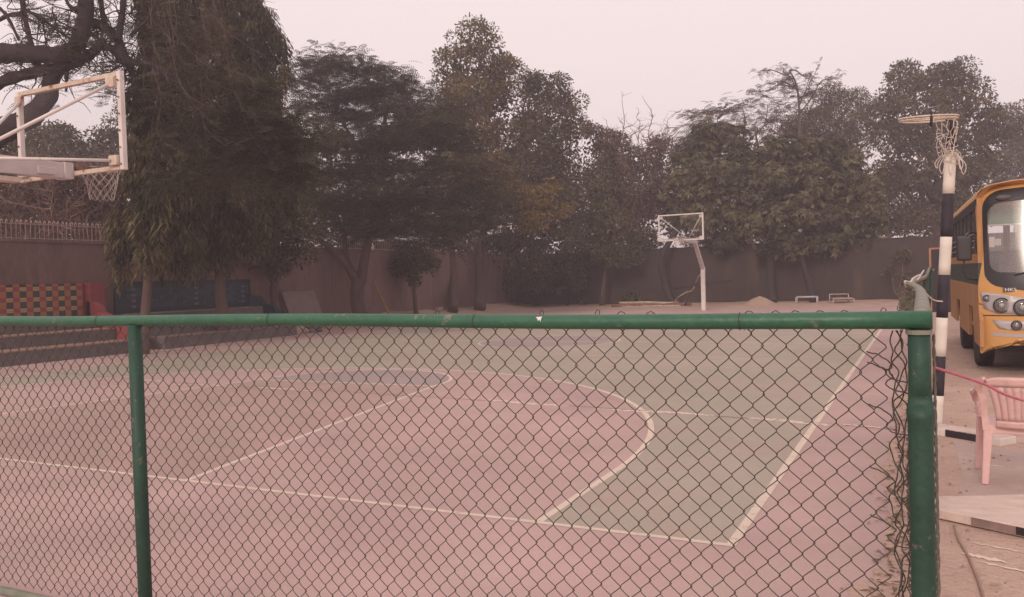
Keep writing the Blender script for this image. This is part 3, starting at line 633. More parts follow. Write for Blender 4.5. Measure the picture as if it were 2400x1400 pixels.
# --- forked feathery tree
t = thing('forked_tree', (-10.75, 20.5, 0.2), 'wide feathery tree with a pale forked trunk against the pink wall', 'tree')
b0 = np.array([-10.75, 20.5, .1]); d = depth_of(*b0); mb = MB()
mb.tube(smooth_path([b0, at(838,710,d), at(838,670,d), at(840,650,d)], 4), np.linspace(.30, .25, 13), 10)
def limb2(pts, depth, r0, r1, n=8):
    P = smooth_path([at(*p, depth) for p in pts], 4); mb.tube(P, np.linspace(r0, r1, len(P)), n, cap=False); return P
l1 = limb2([(836,660),(815,622),(785,590),(745,560),(700,520)], d, .19, .07); l2 = limb2([(845,665),(852,620),(862,570),(876,500),(880,430),(895,340),(905,260)], d, .21, .06)
l3 = limb2([(826,640),(812,600),(808,560),(790,500)], d+.3, .13, .05); l4 = limb2([(866,560),(910,500),(970,440),(1040,400)], d-.3, .12, .04); l5 = limb2([(880,430),(840,350),(800,280),(770,210)], d+.2, .09, .03)
l6 = limb2([(890,370),(950,300),(985,230)], d-.2, .08, .02); l7 = limb2([(876,490),(960,480),(1080,470),(1130,450)], d-.8, .09, .03)
allp = np.concatenate([l1[8:], l2[10:], l3[8:], l4, l5, l6, l7])
for i in range(120):
    p = allp[rng.randint(len(allp))]; dd = unit(1)[0]; dd[2] = abs(dd[2])*.6; Q = wiggle(p, p+dd*(.6+1.5*rng.rand()), 5, .2); mb.tube(Q, np.linspace(.03, .008, len(Q)), 5, cap=False)
mb.build('trunk', G['bark'], t, smooth=True)
crown_feather(px_lobes([(735,150,50,30,.4),(700,190,40,40,.5),(770,128,45,18),(800,150,85,26),(880,165,80,28,.4),(940,190,60,26),(760,190,60,30,.5),(850,215,110,26,-.3),(990,215,55,25,-.4),(730,250,50,40),(820,270,100,30,.6),(930,255,90,35,-.6),(1020,260,60,35),(1000,290,60,30),(900,215,90,28,.3),(790,235,80,28)], d, 1.1), 5600, L['feather'], t, .5, .15, .8, pinna=.13, wd=.036, plate=.6)
crown_feather(px_lobes([(980,310,110,40,-.8),(1060,330,70,40,-.5),(880,330,100,35,.3),(760,330,70,40,.4),(1050,400,110,45,-1.2),(930,400,110,40,-.5),(800,410,90,40,.5),(1110,450,75,45,-1.0),(960,470,120,40,-.8),(840,490,90,35,.3),(1030,520,100,35,-.8),(730,470,60,45,.6),(750,540,60,30,.3),(900,540,80,30,.2),(1120,520,60,35,-.6),(1010,570,60,25)], d, 1.1), 8600, L['feather'], t, .55, .04, .55, pinna=.15, wd=.042, name='lower_crown', plate=.8)

# --- shrub tree against the wall
t = thing('small_tree', (-11.1, 24.7, .28), 'small bushy sapling standing alone against the pink wall', 'tree')
d = depth_of(-11.1, 24.7); mb = MB(); mb.tube(smooth_path([(-11.1,24.7,.1), at(972,700,d), at(968,650,d)], 4), np.linspace(.12, .07, 9), 7)
limbs(mb, at(969,665,d), .05, [at(935,610,d), at(1000,610,d), at(970,590,d)], .12, 3, .4); mb.build('trunk', G['bark'], t, smooth=True)
crown_broad(px_lobes([(968,615,48,40),(940,630,30,28,.2),(1000,625,28,28,-.2),(965,655,22,18)], d), 420, 14, .11, .055, L['dark'], t, .17)

# --- tall olive trees in the corner
def broad_tree(name, base, trunk_px, r0, lobes_px, depth, n, per, ln, wd, m, label, targets=None, bark='bark', clump=.3, gap=.15, group=None, droop=.35, df=.8, rough=.22):
    t = thing(name, base, label, 'tree', group); mb = MB()
    P = smooth_path([base]+[at(*p, depth) for p in trunk_px], 5); mb.tube(P, np.linspace(r0, r0*.55, len(P)), 9)
    lo = px_lobes(lobes_px, depth, df)
    tg = [l[:3] for l in lo]
    limbs(mb, P[-1], r0*.5, tg, .12, 5, 1.0); mb.build('trunk', G[bark], t, smooth=True)
    if m: crown_broad(lo, n, per, ln, wd, m, t, clump, droop, gap, rough=rough)
    return t, lo
def base_at(px, x=None, y=None, z=0.0):
    dr = _f+_r*(px-1200)/FPX-_u*(720-700)/FPX
    k = (x-CAM[0])/dr[0] if x is not None else (y-CAM[1])/dr[1]
    p = CAM+dr*k; return (float(p[0]), float(p[1]), z)
bA = base_at(1062, x=-10.9, z=.25); dA = depth_of(*bA)
t, lo = broad_tree('olive_tree', bA, [(1062,660),(1058,560),(1070,470)], .24,
    [(1110,110,72,58),(1070,165,58,55,.4),(1155,175,55,50),(1192,160,30,38,.6),(1110,225,85,50,-.4),(1060,250,55,45),(1180,245,45,50,.3),(1090,310,90,55,.3),(1170,330,60,50,.5),(1060,390,70,55,.8),(1150,410,70,60,.6)], dA+2, 2600, 16, .17, .075, L['broad'],
    'tallest olive-yellow tree standing in the corner of the two walls', gap=.12)
bB = base_at(1125, x=-10.6, z=.28); dB = depth_of(*bB)
t, lo = broad_tree('olive_tree', bB, [(1125,660),(1128,560),(1180,430)], .30,
    [(1290,210,60,42,1),(1245,205,34,30,1),(1335,245,34,35,1),(1280,275,75,45,.6),(1335,300,35,40,.6),(1235,310,55,45,.4),(1300,350,70,50,.2),(1230,400,80,60,-.2),(1320,420,65,55,.2),(1200,480,75,60,-.6),(1280,500,85,55,-.6),(1350,490,40,45,0),(1240,550,70,40,-.8),(1310,560,60,35,-.8)], dB+1.5, 3600, 16, .17, .075, L['broad_dk'],
    'brownish olive tree right of the tallest tree, thick trunk by the corner', gap=.12)
crown_broad(px_lobes([(1250,470,50,35,-1.4),(1290,440,30,25,-1.4),(1200,440,28,25,-1.4),(1255,520,45,30,-1.6),(1310,500,30,25,-1.4),(1160,190,35,40,-.5),(1130,250,30,25,-.5)], dB+1.0, .6), 300, 14, .16, .07, L['yellow'], t, .22, name='yellow_leaves')
bB2 = base_at(1410, y=35.2, z=.1); dB2 = depth_of(*bB2)
broad_tree('dark_tree', bB2, [(1412,690),(1420,620),(1415,560)], .13, [(1420,470,55,50),(1380,540,45,45,-.3),(1440,540,50,50,-.2),(1480,600,45,28,-.6),(1430,610,45,25,-.6),(1500,560,35,35),(1390,590,50,32,-.4),(1330,605,45,35,-.5),(1180,590,50,45,-1.5),(1240,600,50,40,-1.2),(1410,420,40,45,.6)], dB2-.4, 2300, 15, .17, .07, L['dark'],
    'low dark drooping tree spreading along the wall left of the far hoop', droop=.6, gap=.05)

# --- dense dark palmate trees behind the far hoop
def whorl_tree(base, trunk_px, r0, lobes_px, depth, n, label, m='dark', group=None):
    t = thing('palmate_tree', base, label, 'tree', group); mb = MB()
    P = smooth_path([base]+[at(*p, depth) for p in trunk_px], 5); mb.tube(P, np.linspace(r0, r0*.6, len(P)), 9)
    lo = px_lobes(lobes_px, depth, .7); limbs(mb, P[-1], r0*.5, [l[:3] for l in lo], .1, 4, .9); mb.build('trunk', G['bark_dark'], t, smooth=True)
    crown_whorl(lo, n, L[m], t, .30, .085, 7, .06); return t
b = base_at(1578, y=34.9, z=.1); d = depth_of(*b)
whorl_tree(b, [(1570,700),(1556,650),(1552,600),(1600,520)], .22, [(1680,340,85,52),(1630,390,60,50,.2),(1740,390,70,55),(1600,450,50,55),(1680,440,85,60,-.8),(1640,520,70,45,-.6),(1710,520,70,50,-.8),(1590,500,40,40),(1700,570,50,30,-.6)], d+.3, 5200, 'dense dark tree with hand-shaped leaves right behind the far hoop', group='palmate trees along the far wall')
b = base_at(1810, y=34.9, z=.1); d = depth_of(*b)
whorl_tree(b, [(1808,690),(1806,640),(1806,590)], .24, [(1850,370,90,52),(1950,370,75,50,.2),(1810,430,75,60,-.3),(1900,450,95,65,-.9),(1990,440,70,60),(1860,520,85,55,-.9),(1950,530,75,50,-.6),(1800,520,60,50,-.2),(2020,490,50,45,.3),(1820,585,55,30,-.5),(1890,585,40,30,-.8)], d+.3, 6200, 'wide dark tree with hand-shaped leaves over the sand heap', group='palmate trees along the far wall')
b = base_at(1906, y=35.1, z=.1); d = depth_of(*b)
whorl_tree(b, [(1898,670),(1885,630),(1875,590)], .16, [(1990,560,60,30),(1930,575,45,28),(2050,540,45,35,.3)], d+.2, 900, 'dark leaning trunk behind the low metal frame, lower crown drooping', group='palmate trees along the far wall')

# --- hazy trees beyond the far wall
def far_tree(name, px, depth, lobes_px, n, per, ln, wd, m, label, gap=.2, trunk_y=480, r0=.22, clump=.4, bark='twig'):
    b = at(px, 720, depth); b[2] = 0
    return broad_tree(name, tuple(map(float, b)), [(px, trunk_y+120), (px, trunk_y)], r0, lobes_px, depth, n, per, ln, wd, m, label, bark=bark, clump=clump, gap=gap)
far_tree('broadleaf_tree', 2195, 47, [(2150,190,75,55),(2220,195,65,55,1),(2270,240,70,55),(2090,250,55,45,1),(2160,270,85,55,-1),(2300,300,65,55,.5),(2230,330,85,55,-1),(2110,340,80,60,-.5),(2320,370,50,60,1),(2170,410,95,60,-1),(2270,430,80,60,-.5),(2090,430,70,60,0),(2200,500,100,50,-1),(2100,520,60,45,-.5),(2290,510,70,50,0)], 4600, 15, .20, .09, L['broad_dk'], 'large olive tree towering behind the netball ring and the bus', trunk_y=520, r0=.35, gap=.1)
far_tree('broadleaf_tree', 2380, 62, [(2370,300,60,60),(2400,380,60,70),(2350,420,50,60),(2440,320,60,60),(2400,470,70,60)], 1500, 14, .24, .11, L['hazy'], 'pale hazy tree at the right edge above the bus', trunk_y=520)
far_tree('thorny_tree', 1900, 50, [(1940,240,45,38),(1985,255,55,40,1),(1900,300,70,38),(1990,310,70,45),(2040,290,50,50),(1850,310,60,35),(1960,350,90,40)], 1700, 13, .16, .05, L['hazy'], 'pale wispy tree seen above the dark palmate crowns', gap=.3, trunk_y=420, r0=.2)
t = thing('acacia_tree', tuple(map(float, at(1700, 720, 48)*np.array([1, 1, 0]))), 'thin feathery acacia with twiggy top left of the broad olive tree', 'tree')
mb = MB(); P = smooth_path([t['_o'], at(1740,560,48), at(1760,420,48)], 5); mb.tube(P, np.linspace(.22, .14, len(P)), 8)
trg = [at(*q, 48) for q in [(1620,300),(1680,270),(1740,250),(1800,250),(1600,330),(1700,320)]]; limbs(mb, P[-1], .1, trg, .12, 6, 1.2)
tP = smooth_path([at(1872,360,48), at(1874,280,48), at(1868,205,48), at(1850,165,48)], 5); mb.tube(tP, np.linspace(.10, .04, len(tP)), 6)
tip = []
for q in [(1775,170),(1825,152),(1790,200),(1920,150),(1970,165),(1930,195),(1960,185),(1760,215),(1830,190),(1900,175)]:
    Q = wiggle(tP[rng.randint(6, len(tP))], at(*q, 48+rng.randn()*.4), 6, .12); mb.tube(Q, np.linspace(.05, .012, len(Q)), 5); tip.append(Q)
mb.tube(smooth_path([P[-1], at(1830,400,48), at(1872,365,48)], 4), np.linspace(.12, .1, 9), 6)
mb.build('trunk', G['bark'], t, smooth=True)
crown_feather(px_lobes([(1630,290,60,35),(1690,265,60,35,.5),(1750,245,55,30),(1800,270,60,40,.6),(1720,310,90,30),(1610,330,50,30),(1850,240,50,35,.5)], 48, .8), 1500, L['hazy'], t, .55, .4, .7, pinna=.16, wd=.045)
E_ = np.concatenate(tip); sel = E_[rng.randint(len(E_), size=420)]+rng.randn(420, 3)*.12
fronds(sel, unit(420)*np.array([1, 1, .3]), L['hazy'], t, .4, .13, .04, 6, name='twiggy_top')

# --- leafless shrub trees
def bare_tree(px, py_base, depth, top_pts, label, r0=.14, nbr=160, m='twig', leaf=None, lobes_px=None, group=None, n=500, ln=.12):
    b = at(px, py_base, depth); b[2] = 0; b = tuple(map(float, b))
    t = thing('bare_tree', b, label, 'tree', group); mb = MB()
    fork = at(px, top_pts[0][1]+160, depth); P = smooth_path([b, (np.array(b)+fork)/2+rng.randn(3)*.1, fork], 5); mb.tube(P, np.linspace(r0, r0*.7, len(P)), 7)
    pool = []
    for q in top_pts:
        Q = wiggle(P[-1-rng.randint(4)], at(q[0], q[1], depth+rng.randn()*.8), 8, .16); mb.tube(Q, np.linspace(r0*.45, .012, len(Q)), 5, cap=False); pool.append(Q[4:])
    pool = np.concatenate(pool)
    for i in range(nbr):
        p = pool[rng.randint(len(pool))]; dd = unit(1)[0]; dd[2] = abs(dd[2])*.9+.15; e = p+dd*(.4+1.2*rng.rand()); Q = wiggle(p, e, 4, .2); mb.tube(Q, np.linspace(.022, .007, len(Q)), 4, cap=False)
        for _ in range(3):
            p2 = Q[rng.randint(len(Q))]; d2 = unit(1)[0]; d2[2] = abs(d2[2]); mb.tube([p2, p2+d2*(.2+.5*rng.rand())], [.010, .005], 3, cap=False)
    mb.build('trunk', G[m], t, smooth=True)
    if leaf: crown_broad(px_lobes(lobes_px, depth, .8), n, 12, ln, ln*.5, L[leaf], t, .35, .3, .25)
    return t
bare_tree(1490, 720, 43, [(1400,330),(1430,300),(1460,290),(1500,285),(1530,275),(1560,300),(1590,310),(1480,320),(1540,330),(1420,380),(1590,400),(1510,380)], 'leafless reddish shrub tree against the sky left of the palmate trees', .16, 220, leaf='brown', lobes_px=[(1400,340,45,50),(1440,420,60,60),(1500,470,70,50),(1560,450,45,50),(1400,440,45,55),(1470,520,60,40),(1380,300,30,25),(1480,400,70,60,.5),(1545,380,50,60,.4),(1435,350,40,40,.3)], n=900, ln=.17)
bare_tree(225, 720, 24.5, [(120,430),(160,400),(210,410),(260,400),(300,420),(180,470),(240,450),(320,380),(90,470)], 'dry reddish thicket behind the railing below the left hoop', .10, 260, leaf='brown', lobes_px=[(150,460,70,50),(230,470,70,50),(290,440,50,60),(60,470,60,40)], n=420, ln=.1)
bare_tree(60, 720, 26.5, [(-30,420),(10,400),(60,410),(110,430),(30,450),(90,460),(-60,440)], 'dry brown thicket behind the railing at the left edge', .10, 200, leaf='brown', lobes_px=[(20,450,70,60),(100,440,60,60),(-40,460,60,60)], n=420, ln=.1)
far_tree('broadleaf_tree', 150, 31, [(60,330,70,40),(150,340,80,40),(240,350,70,45),(320,300,60,60),(20,380,70,50),(120,400,90,50),(220,410,80,50),(310,380,60,60),(-40,350,60,60)], 2600, 14, .15, .065, L['broad_dk'], 'hazy brownish tree seen through the left backboard', trunk_y=430, r0=.2)
far_tree('broadleaf_tree', 560, 36, [(500,430,90,70),(600,470,90,70),(700,450,80,70),(420,400,80,80),(650,520,80,40)], 1500, 14, .17, .07, L['broad_dk'], 'dark tree behind the wall, glimpsed between the ashoka trunks', trunk_y=520, gap=.05)
far_tree('broadleaf_tree', 1180, 50, [(1120,480,90,60),(1240,500,90,60),(1000,480,90,60),(1350,450,60,60),(1180,420,90,60),(1060,540,90,30),(1300,400,60,60),(1080,585,70,25),(1180,580,70,25)], 1900, 14, .2, .09, L['broad_dk'], 'dim tree beyond the corner of the walls', trunk_y=520, gap=.25)
far_tree('broadleaf_tree', 1760, 58, [(1640,460,90,70),(1760,480,100,70),(1880,470,100,70),(1990,490,80,60),(2060,460,70,60),(1680,570,80,30),(1800,575,80,30),(1930,570,80,30)], 1500, 14, .24, .1, L['hazy'], 'pale tree filling the gap behind the palmate trees', trunk_y=540, gap=.2)

far_tree('broadleaf_tree', 40, 29, [(20,520,80,50),(110,510,80,50),(200,520,80,50),(290,520,70,50),(-60,500,60,60),(30,565,80,30),(130,568,80,30),(240,570,80,30)], 0, 14, .13, .06, L['brown'], 'dense brown hedge right behind the railing at the left', trunk_y=560, gap=.05, r0=.1)
far_tree('broadleaf_tree', 860, 40, [(730,500,60,45),(800,530,60,35),(880,520,70,40),(960,530,60,35),(1040,540,60,30),(820,470,70,40),(930,470,80,40),(770,350,60,40),(860,380,70,40),(960,330,60,40),(700,400,60,50),(740,590,60,30),(830,590,60,28),(920,595,60,28),(1010,595,60,28)], 0, 14, .17, .08, L['broad_dk'], 'dim tree behind the forked tree, just over the wall', trunk_y=560, gap=.12)
far_tree('broadleaf_tree', 1400, 47, [(1340,540,70,40),(1440,500,70,50),(1520,500,60,60),(1490,560,50,25),(1580,540,40,40),(1420,590,60,25),(1530,590,60,25)], 0, 14, .18, .08, L['brown'], 'brownish tree behind the far wall left of the far hoop', trunk_y=570, gap=.22)
far_tree('broadleaf_tree', 2110, 52, [(2060,540,50,30),(2140,530,60,30),(2220,540,60,30),(1990,545,50,22)], 0, 14, .18, .08, L['broad_dk'], 'low dark tree just over the far wall behind the striped pole', trunk_y=570, gap=.25)
for i_, (px_, y_, w_, lab_) in enumerate([(1175,35.0,44,'dark bush filling the corner of the two walls'),(1250,35.2,52,'dark bush right of the corner bush against the far wall'),(1330,35.3,42,'low dark bush against the far wall left of the drooping tree')]):
    b_ = base_at(px_, y=y_, z=.1); d_ = depth_of(*b_); t = thing('wall_bush', b_, lab_, 'bush', 'dark bushes at the foot of the far wall'); mb = MB()
    lo = px_lobes([(px_,640,w_,38),(px_-18,670,w_*.7,30,.2),(px_+20,665,w_*.7,32,-.2)], d_, .6); limbs(mb, np.array(b_), .05, [l[:3] for l in lo], .1, 3, .4); mb.build('stem', G['bark_dark'], t)
    crown_broad(lo, 0, 0, .15, .065, L['dark'], t, droop=.5, name='foliage')
# small plants at the foot of the far wall
for i, (px, py, rx, ry, lab) in enumerate([(1487,697,26,16,'dark low bush behind the pile of poles'),(1368,706,12,9,'tiny dark weed at the foot of the far wall left of the poles'),(1200,712,14,9,'little dark weed by the corner of the walls'),(2110,600,18,14,'creeper clump on the far wall left of the striped pole')]):
    b = base_at(px, y=35.4, z=.1); d = depth_of(*b); t = thing('low_bush', b, lab, 'bush')
    if i == 3:
        lo = px_lobes([(2110,600,22,18),(2085,640,18,18),(2125,650,14,14)], d, .5); 
    else: lo = px_lobes([(px,py,rx,ry),(px-rx*.5,py+ry*.4,rx*.5,ry*.6)], d, .7)
    crown_broad(lo, 110, 14, .10, .05, L['dark'], t, .10, name='foliage')
    mb = MB(); limbs(mb, np.array([b[0], b[1], 0.0]), .02, [l[:3] for l in lo], .1, 2, .2, 5); mb.build('stem', G['twig'], t)

# ------------------------------------------------------------------ basketball hoops
def net_tubes(mb, c, r0, r1, h, cols, rows, rad, a0=0, a1=2*math.pi, top=None):
    def pt(k, j):
        t_ = j/rows; r = r0+(r1-r0)*(t_**.7); a = a0+(a1-a0)*k/cols
        return np.array([c[0]+r*math.cos(a), c[1]+r*math.sin(a), c[2]-h*t_])+0.006*rng.randn(3)
    G_ = {}
    for j in range(rows+1):
        for k in range(cols*2+1):
            G_[k, j] = pt(k/2, j)
    if abs(a1-a0-2*math.pi) < 1e-6:
        for j in range(rows+1): G_[cols*2, j] = G_[0, j]
    for j in range(rows):
        for k in range(j % 2, cols*2+1, 2):
            for s in (-1, 1):
                q = k+s
                if 0 <= q <= cols*2: mb.tube([G_[k, j], (G_[k, j]+G_[q, j+1])/2+np.array([0, 0, -.006]), G_[q, j+1]], rad, 4, cap=False)
    return mb
def hoop(yb, s, ypole, label, rust):
    """s = +1 when the court lies towards +y"""
    t = thing('basketball_hoop', (0, ypole, 0), label, 'hoop', 'clear-board basketball hoops at the ends of the court')
    W = G['rusty'] if rust else G['white']
    zb0, zb1 = 2.90, 3.95; kink = (0, ypole, 1.86); el = (0, ypole+s*1.30, 2.92); ae = (0, yb-s*.10, 2.95)
    MB().bar((0, ypole, -.05), kink, .165, .165, up=(0,1,0)).build('post', G['white'], t, bevel=.008)
    MB().bar((0, ypole, 1.80), (0, ypole+s*1.36, 2.97), .16, .15, up=(1,0,0)).build('post_arm', G['steel'], t, bevel=.008)
    MB().bar((0, ypole+s*1.15, 2.94), ae, .15, .22, w2=.13, h2=.17).build('boom', G['steel'], t, bevel=.008)
    # board
    MB().box((-.86, yb-.006, zb0+.05), (.86, yb+.006, zb1-.05)).build('acrylic_board', G['acrylic'], t)
    fr = lambda a, b: MB().box(a, b).build('board_frame', W if a[2] > 3.8 or not rust else G['white'], t, bevel=.004)
    y0, y1 = yb-.028, yb+.028
    fr((-.9, y0, zb0), (-.845, y1, zb1)); fr((.845, y0, zb0), (.9, y1, zb1))
    if rust: MB().box((-.842, y0+.003, zb1-.052), (.842, y1-.003, zb1-.003)).build('board_frame', G['rusty'], t, bevel=.004)
    else: fr((-.842, y0+.003, zb1-.05), (.842, y1-.003, zb1-.003))
    MB().box((-.842, y0+.003, zb0+.003), (.842, y1-.003, zb0+.05)).build('board_frame', G['rusty'] if rust else G['white'], t, bevel=.004)
    for sx in (-1, 1):
        for zc in (3.83, 3.0):
            MB().box((sx*.79-.07, yb-s*.05-.02, zc-.05), (sx*.79+.055, yb-s*.05+.02, zc+.055)).build('corner_bracket', W, t, bevel=.004)
        MB().tube([(sx*.05, yb-s*1.05, 3.05), (sx*.76, yb-s*.08, 3.80)], .019, 8).build('upper_brace', G['white'], t, smooth=True)
        MB().tube([(sx*.06, yb-s*1.05, 2.98), (sx*.76, yb-s*.08, 3.0)], .017, 8).build('lower_brace', G['white'], t, smooth=True)
        for zc in np.linspace(zb0+.06, zb1-.1, 6):
            MB().lathe([(.011, 0), (.011, .008), (.005, .011)], (sx*.872, yb-s*.040, zc), 8, 'y').build('bolt', G['rust'], t)
    MB().box((-.09, min(yb-s*.13, yb-s*.03), 2.86), (.09, max(yb-s*.13, yb-s*.03), 3.04)).build('mounting_plate', G['steel'], t, bevel=.005)
    MB().box((-.03, yb-s*.34-.10, 2.885), (.095, yb-s*.34+.10, 2.965)).build('boom_clamp', G['steel'], t, bevel=.006)
    MB().bar((0.0, yb-s*.95, 2.80), (0.0, yb-s*.62, 2.80), .16, .05).build('boom_stay', G['rusty'], t)
    # ring
    c = (0, yb+s*.375, 3.02); ra = .225
    MB().tube([(c[0]+ra*math.cos(a), c[1]+ra*math.sin(a), c[2]) for a in np.linspace(0, 2*math.pi, 28, endpoint=False)], .010, 6, closed=True).build('ring', G['rust'], t, smooth=True)
    MB().box((-.07, min(yb+s*.03, yb+s*.16), 2.985), (.07, max(yb+s*.03, yb+s*.16), 3.04)).build('ring_bracket', G['rust'], t, bevel=.005)
    mb = MB(); net_tubes(mb, c, .215, .125, 0.36 if rust else .34, 12, 6, .0026 if rust else .006)
    mb.build('net', G['net_cord'], t)
    return t
th = hoop(1.2, 1, -2.15, 'rusty clear-board hoop seen from behind at the upper left', True)
tf = hoop(26.8, -1, 30.2, 'white-framed clear-board hoop on a cranked post at the far end', False)
mb = MB()
for pts in ([(.45,3.22),(.52,3.28),(.55,3.22),(.60,3.31)], [(.62,3.22),(.68,3.33),(.72,3.27)], [(.47,3.18),(.43,3.14),(.48,3.10),(.54,3.15)]):
    mb.tube([(x, 26.80-.012, z) for x, z in pts], .008, 4)
mb.build('painted_scribble', G['paper'], tf)

# ------------------------------------------------------------------ near chain-link fence
FY = -2.26
fn = thing('chain_link_fence', (6.0, FY, 0), 'green pipe and chain-link fence crossing the foreground', 'fence')
def rail_z(x): return 1.449+(8.5-x)*0.0050+0.004*math.sin(x*2.3)
MB().tube([(x, FY, rail_z(x)) for x in np.linspace(2.8, 8.528, 26)], np.r_[np.full(24, .0245), .025, .0255], 18).build('top_rail', G['green_rail'], fn, smooth=True)
MB().tube([(x, FY, .075+0.006*math.sin(x*3)) for x in np.linspace(2.8, 8.5, 20)], .022, 12).build('bottom_rail', G['green_dull'], fn, smooth=True)
MB().tube([(5.327, FY, -.05), (5.329, FY, .7), (5.332, FY, 1.445)], .030, 16).build('post', G['green_post'], fn, smooth=True)
MB().tube([(2.85, FY, -.05), (2.85, FY, 1.45)], .030, 12).build('post', G['green_post'], fn, smooth=True)
# corner post with a dent part way up
pz = np.r_[-.05, .3, .6, .9, 1.05, 1.13, 1.16, 1.18, 1.2, 1.215, 1.23, 1.245, 1.26, 1.28, 1.32, 1.42]
n = 20; V = []; F = []
for zc in pz:
    for q in range(n):
        a = 2*math.pi*q/n; rr = float(np.interp(zc, [0, 1.15, 1.185, 1.20, 1.215, 1.235, 1.26, 1.5], [.0312, .0315, .0335, .0345, .031, .0285, .0285, .0285])); x = rr*math.cos(a); y = rr*math.sin(a)
        dent = .026*math.exp(-((zc-1.232)/.022)**2)*max(0, -math.sin(a)) - .007*math.exp(-((zc-1.19)/.02)**2)*max(0, -math.sin(a))
        V.append((8.494+x*(1+.05*math.exp(-((zc-1.225)/.05)**2)), FY+y+dent, zc))
for i in range(len(pz)-1):
    for q in range(n): F.append((i*n+q, i*n+(q+1) % n, (i+1)*n+(q+1) % n, (i+1)*n+q))
F.append(tuple((len(pz)-1)*n+q for q in range(n)))
MB().add(V, F).build('corner_post', G['green_post'], fn, smooth=True)
MB().lathe([(.0335,1.412),(.0335,1.424)], (8.494, FY, 0), 18).build('post_collar', G['green_dull'], fn)
DW, DH = .0676, .0732
def wire_path(ph, z0, z1, warp=0.0, seed=0, curl=False):
    rs = np.random.RandomState(seed); n = int((z1-z0)/DH*10)
    z = np.linspace(z0, z1, n); th_ = 2*np.pi*z/DH+ph
    k = .965; x = (DW/4+.0022)*np.arcsin(k*np.sin(th_))/math.asin(k); y = .0052*np.tanh(2.2*np.cos(th_))
    w = warp*(np.sin(z*5+rs.rand()*6)+.6*np.sin(z*11+rs.rand()*6)); x = x+w
    P = np.c_[x, y, z]
    if curl:
        kk = rs.choice([0, 1, 2]); b = P[-1]
        if kk == 0: ex = [(b[0]+.006, .0, b[2]+.012), (b[0]+.016, 0, b[2]+.019), (b[0]+.028, 0, b[2]+.016), (b[0]+.034, .0, b[2]+.004)]
        elif kk == 1: ex = [(b[0]-.006, .0, b[2]+.012), (b[0]-.018, 0, b[2]+.020), (b[0]-.031, 0, b[2]+.013), (b[0]-.036, 0, b[2])]
        else: ex = [(b[0]-.004, 0, b[2]+.014), (b[0]+.004, 0, b[2]+.026), (b[0]+.012, 0, b[2]+.022), (b[0]+.010, 0, b[2]+.006), (b[0], 0, b[2]-.004)]
        P = np.r_[P, ex]
    return P
WV = {}
for ph in (0, 1):
    for v in range(6):
        WV[ph, v] = MB().tube(wire_path(ph*np.pi, .085, 1.445, 0.0004*(v+.5), 10*v+ph), .0017, 5, cap=False).mesh('wire', G['wire'], True)
    for v in range(3):
        WV[ph, 'c%d' % v] = MB().tube(wire_path(ph*np.pi, .085, 1.458, .0005, 50+7*v+ph, True), .0017, 5, cap=False).mesh('wire', G['wire'], True)
curlx = [6.9, 7.33, 7.55, 7.63, 7.75, 8.03, 8.11, 8.17, 8.235, 8.30, 8.385]
i = 0; x = 2.95
while x < 8.40:
    v = random.choice((0, 1, 2, 3, 4, 5)); key = (i % 2, v)
    if any(abs(x-c) < DW/4 for c in curlx): key = (i % 2, 'c%d' % random.choice((0, 1, 2)))
    piece('wire', WV[key], fn, (x, FY+.032+.004*math.sin(x*3.1), .0+(0.005*(8.5-x))), (0, random.gauss(0, .0006), 0))
    i += 1; x += DW/2
for q, xt in enumerate(np.arange(3.2, 8.4, .97)):
    xt = xt+.05*math.sin(q*2.3); zc_ = rail_z(xt); rr_ = .0268
    P = [(xt+.006*math.sin(a*.5), FY+rr_*math.cos(a)+(.012 if math.cos(a) > .7 else 0), zc_+rr_*math.sin(a)) for a in np.linspace(.2, 6.1, 16)]+[(xt+.012, FY+.034, zc_-.03)]
    MB().tube(P, .0011, 4).build('tie_wire', G['wire'], fn, smooth=True)
# loosened, tangled wires where the mesh meets the corner post
for j in range(4):
    rs = np.random.RandomState(200+j); x0 = 8.428+.008*j
    zz = np.linspace(.1, 1.42, 46); xx = x0+.012*np.sin(zz*(38+6*rs.rand())+rs.rand()*6)*(.4+.9*rs.rand(46))+.005*rs.randn(46)
    yy = FY+.03+.014*rs.randn(46)
    P = smooth_path(np.c_[np.minimum(xx, 8.462), yy, zz], 3); MB().tube(P, .0021, 5, cap=False).build('loose_wire', G['wire'], fn, smooth=True)
for (zz0) in (1.33, 1.30, 1.18, 1.0, .86):
    P = smooth_path([(8.36,FY+.03,zz0+.03),(8.40,FY+.02,zz0+.015),(8.425,FY+.03,zz0-.01),(8.405,FY+.035,zz0-.03),(8.43,FY+.025,zz0-.05),(8.465,FY+.03,zz0-.055)], 5)
    MB().tube(P+0.004*rng.randn(*P.shape)*.3, .0021, 5).build('loose_wire', G['wire'], fn, smooth=True)

# side fence, running away from the corner with a bent top rail
fs = thing('side_fence', (8.5, 6, 0), 'bent chain-link side fence running away from the corner post', 'fence')
sp = smooth_path([(8.497,FY+.01,1.425),(8.50,-1.6,1.44),(8.495,-.5,1.45),(8.475,1.0,1.45),(8.41,2.75,1.445),(8.385,3.3,1.44),(8.43,5.6,1.45),(8.50,8.2,1.44),(8.545,10.6,1.46),(8.60,13.5,1.56),(8.66,17,1.5),(8.70,19,1.5)], 8)
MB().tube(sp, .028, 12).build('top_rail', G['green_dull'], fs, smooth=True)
for yy in (3.3, 8.2, 13.5, 19.0):
    i = int(np.argmin(abs(sp[:, 1]-yy))); q = sp[i]; MB().tube([(8.5+.2*(q[0]-8.5), q[1], -.05), (8.5+.6*(q[0]-8.5), q[1], .8), tuple(q)], .028, 10).build('post', G['green_post'], fs, smooth=True)
mb = MB(); y = FY+.08; i = 0
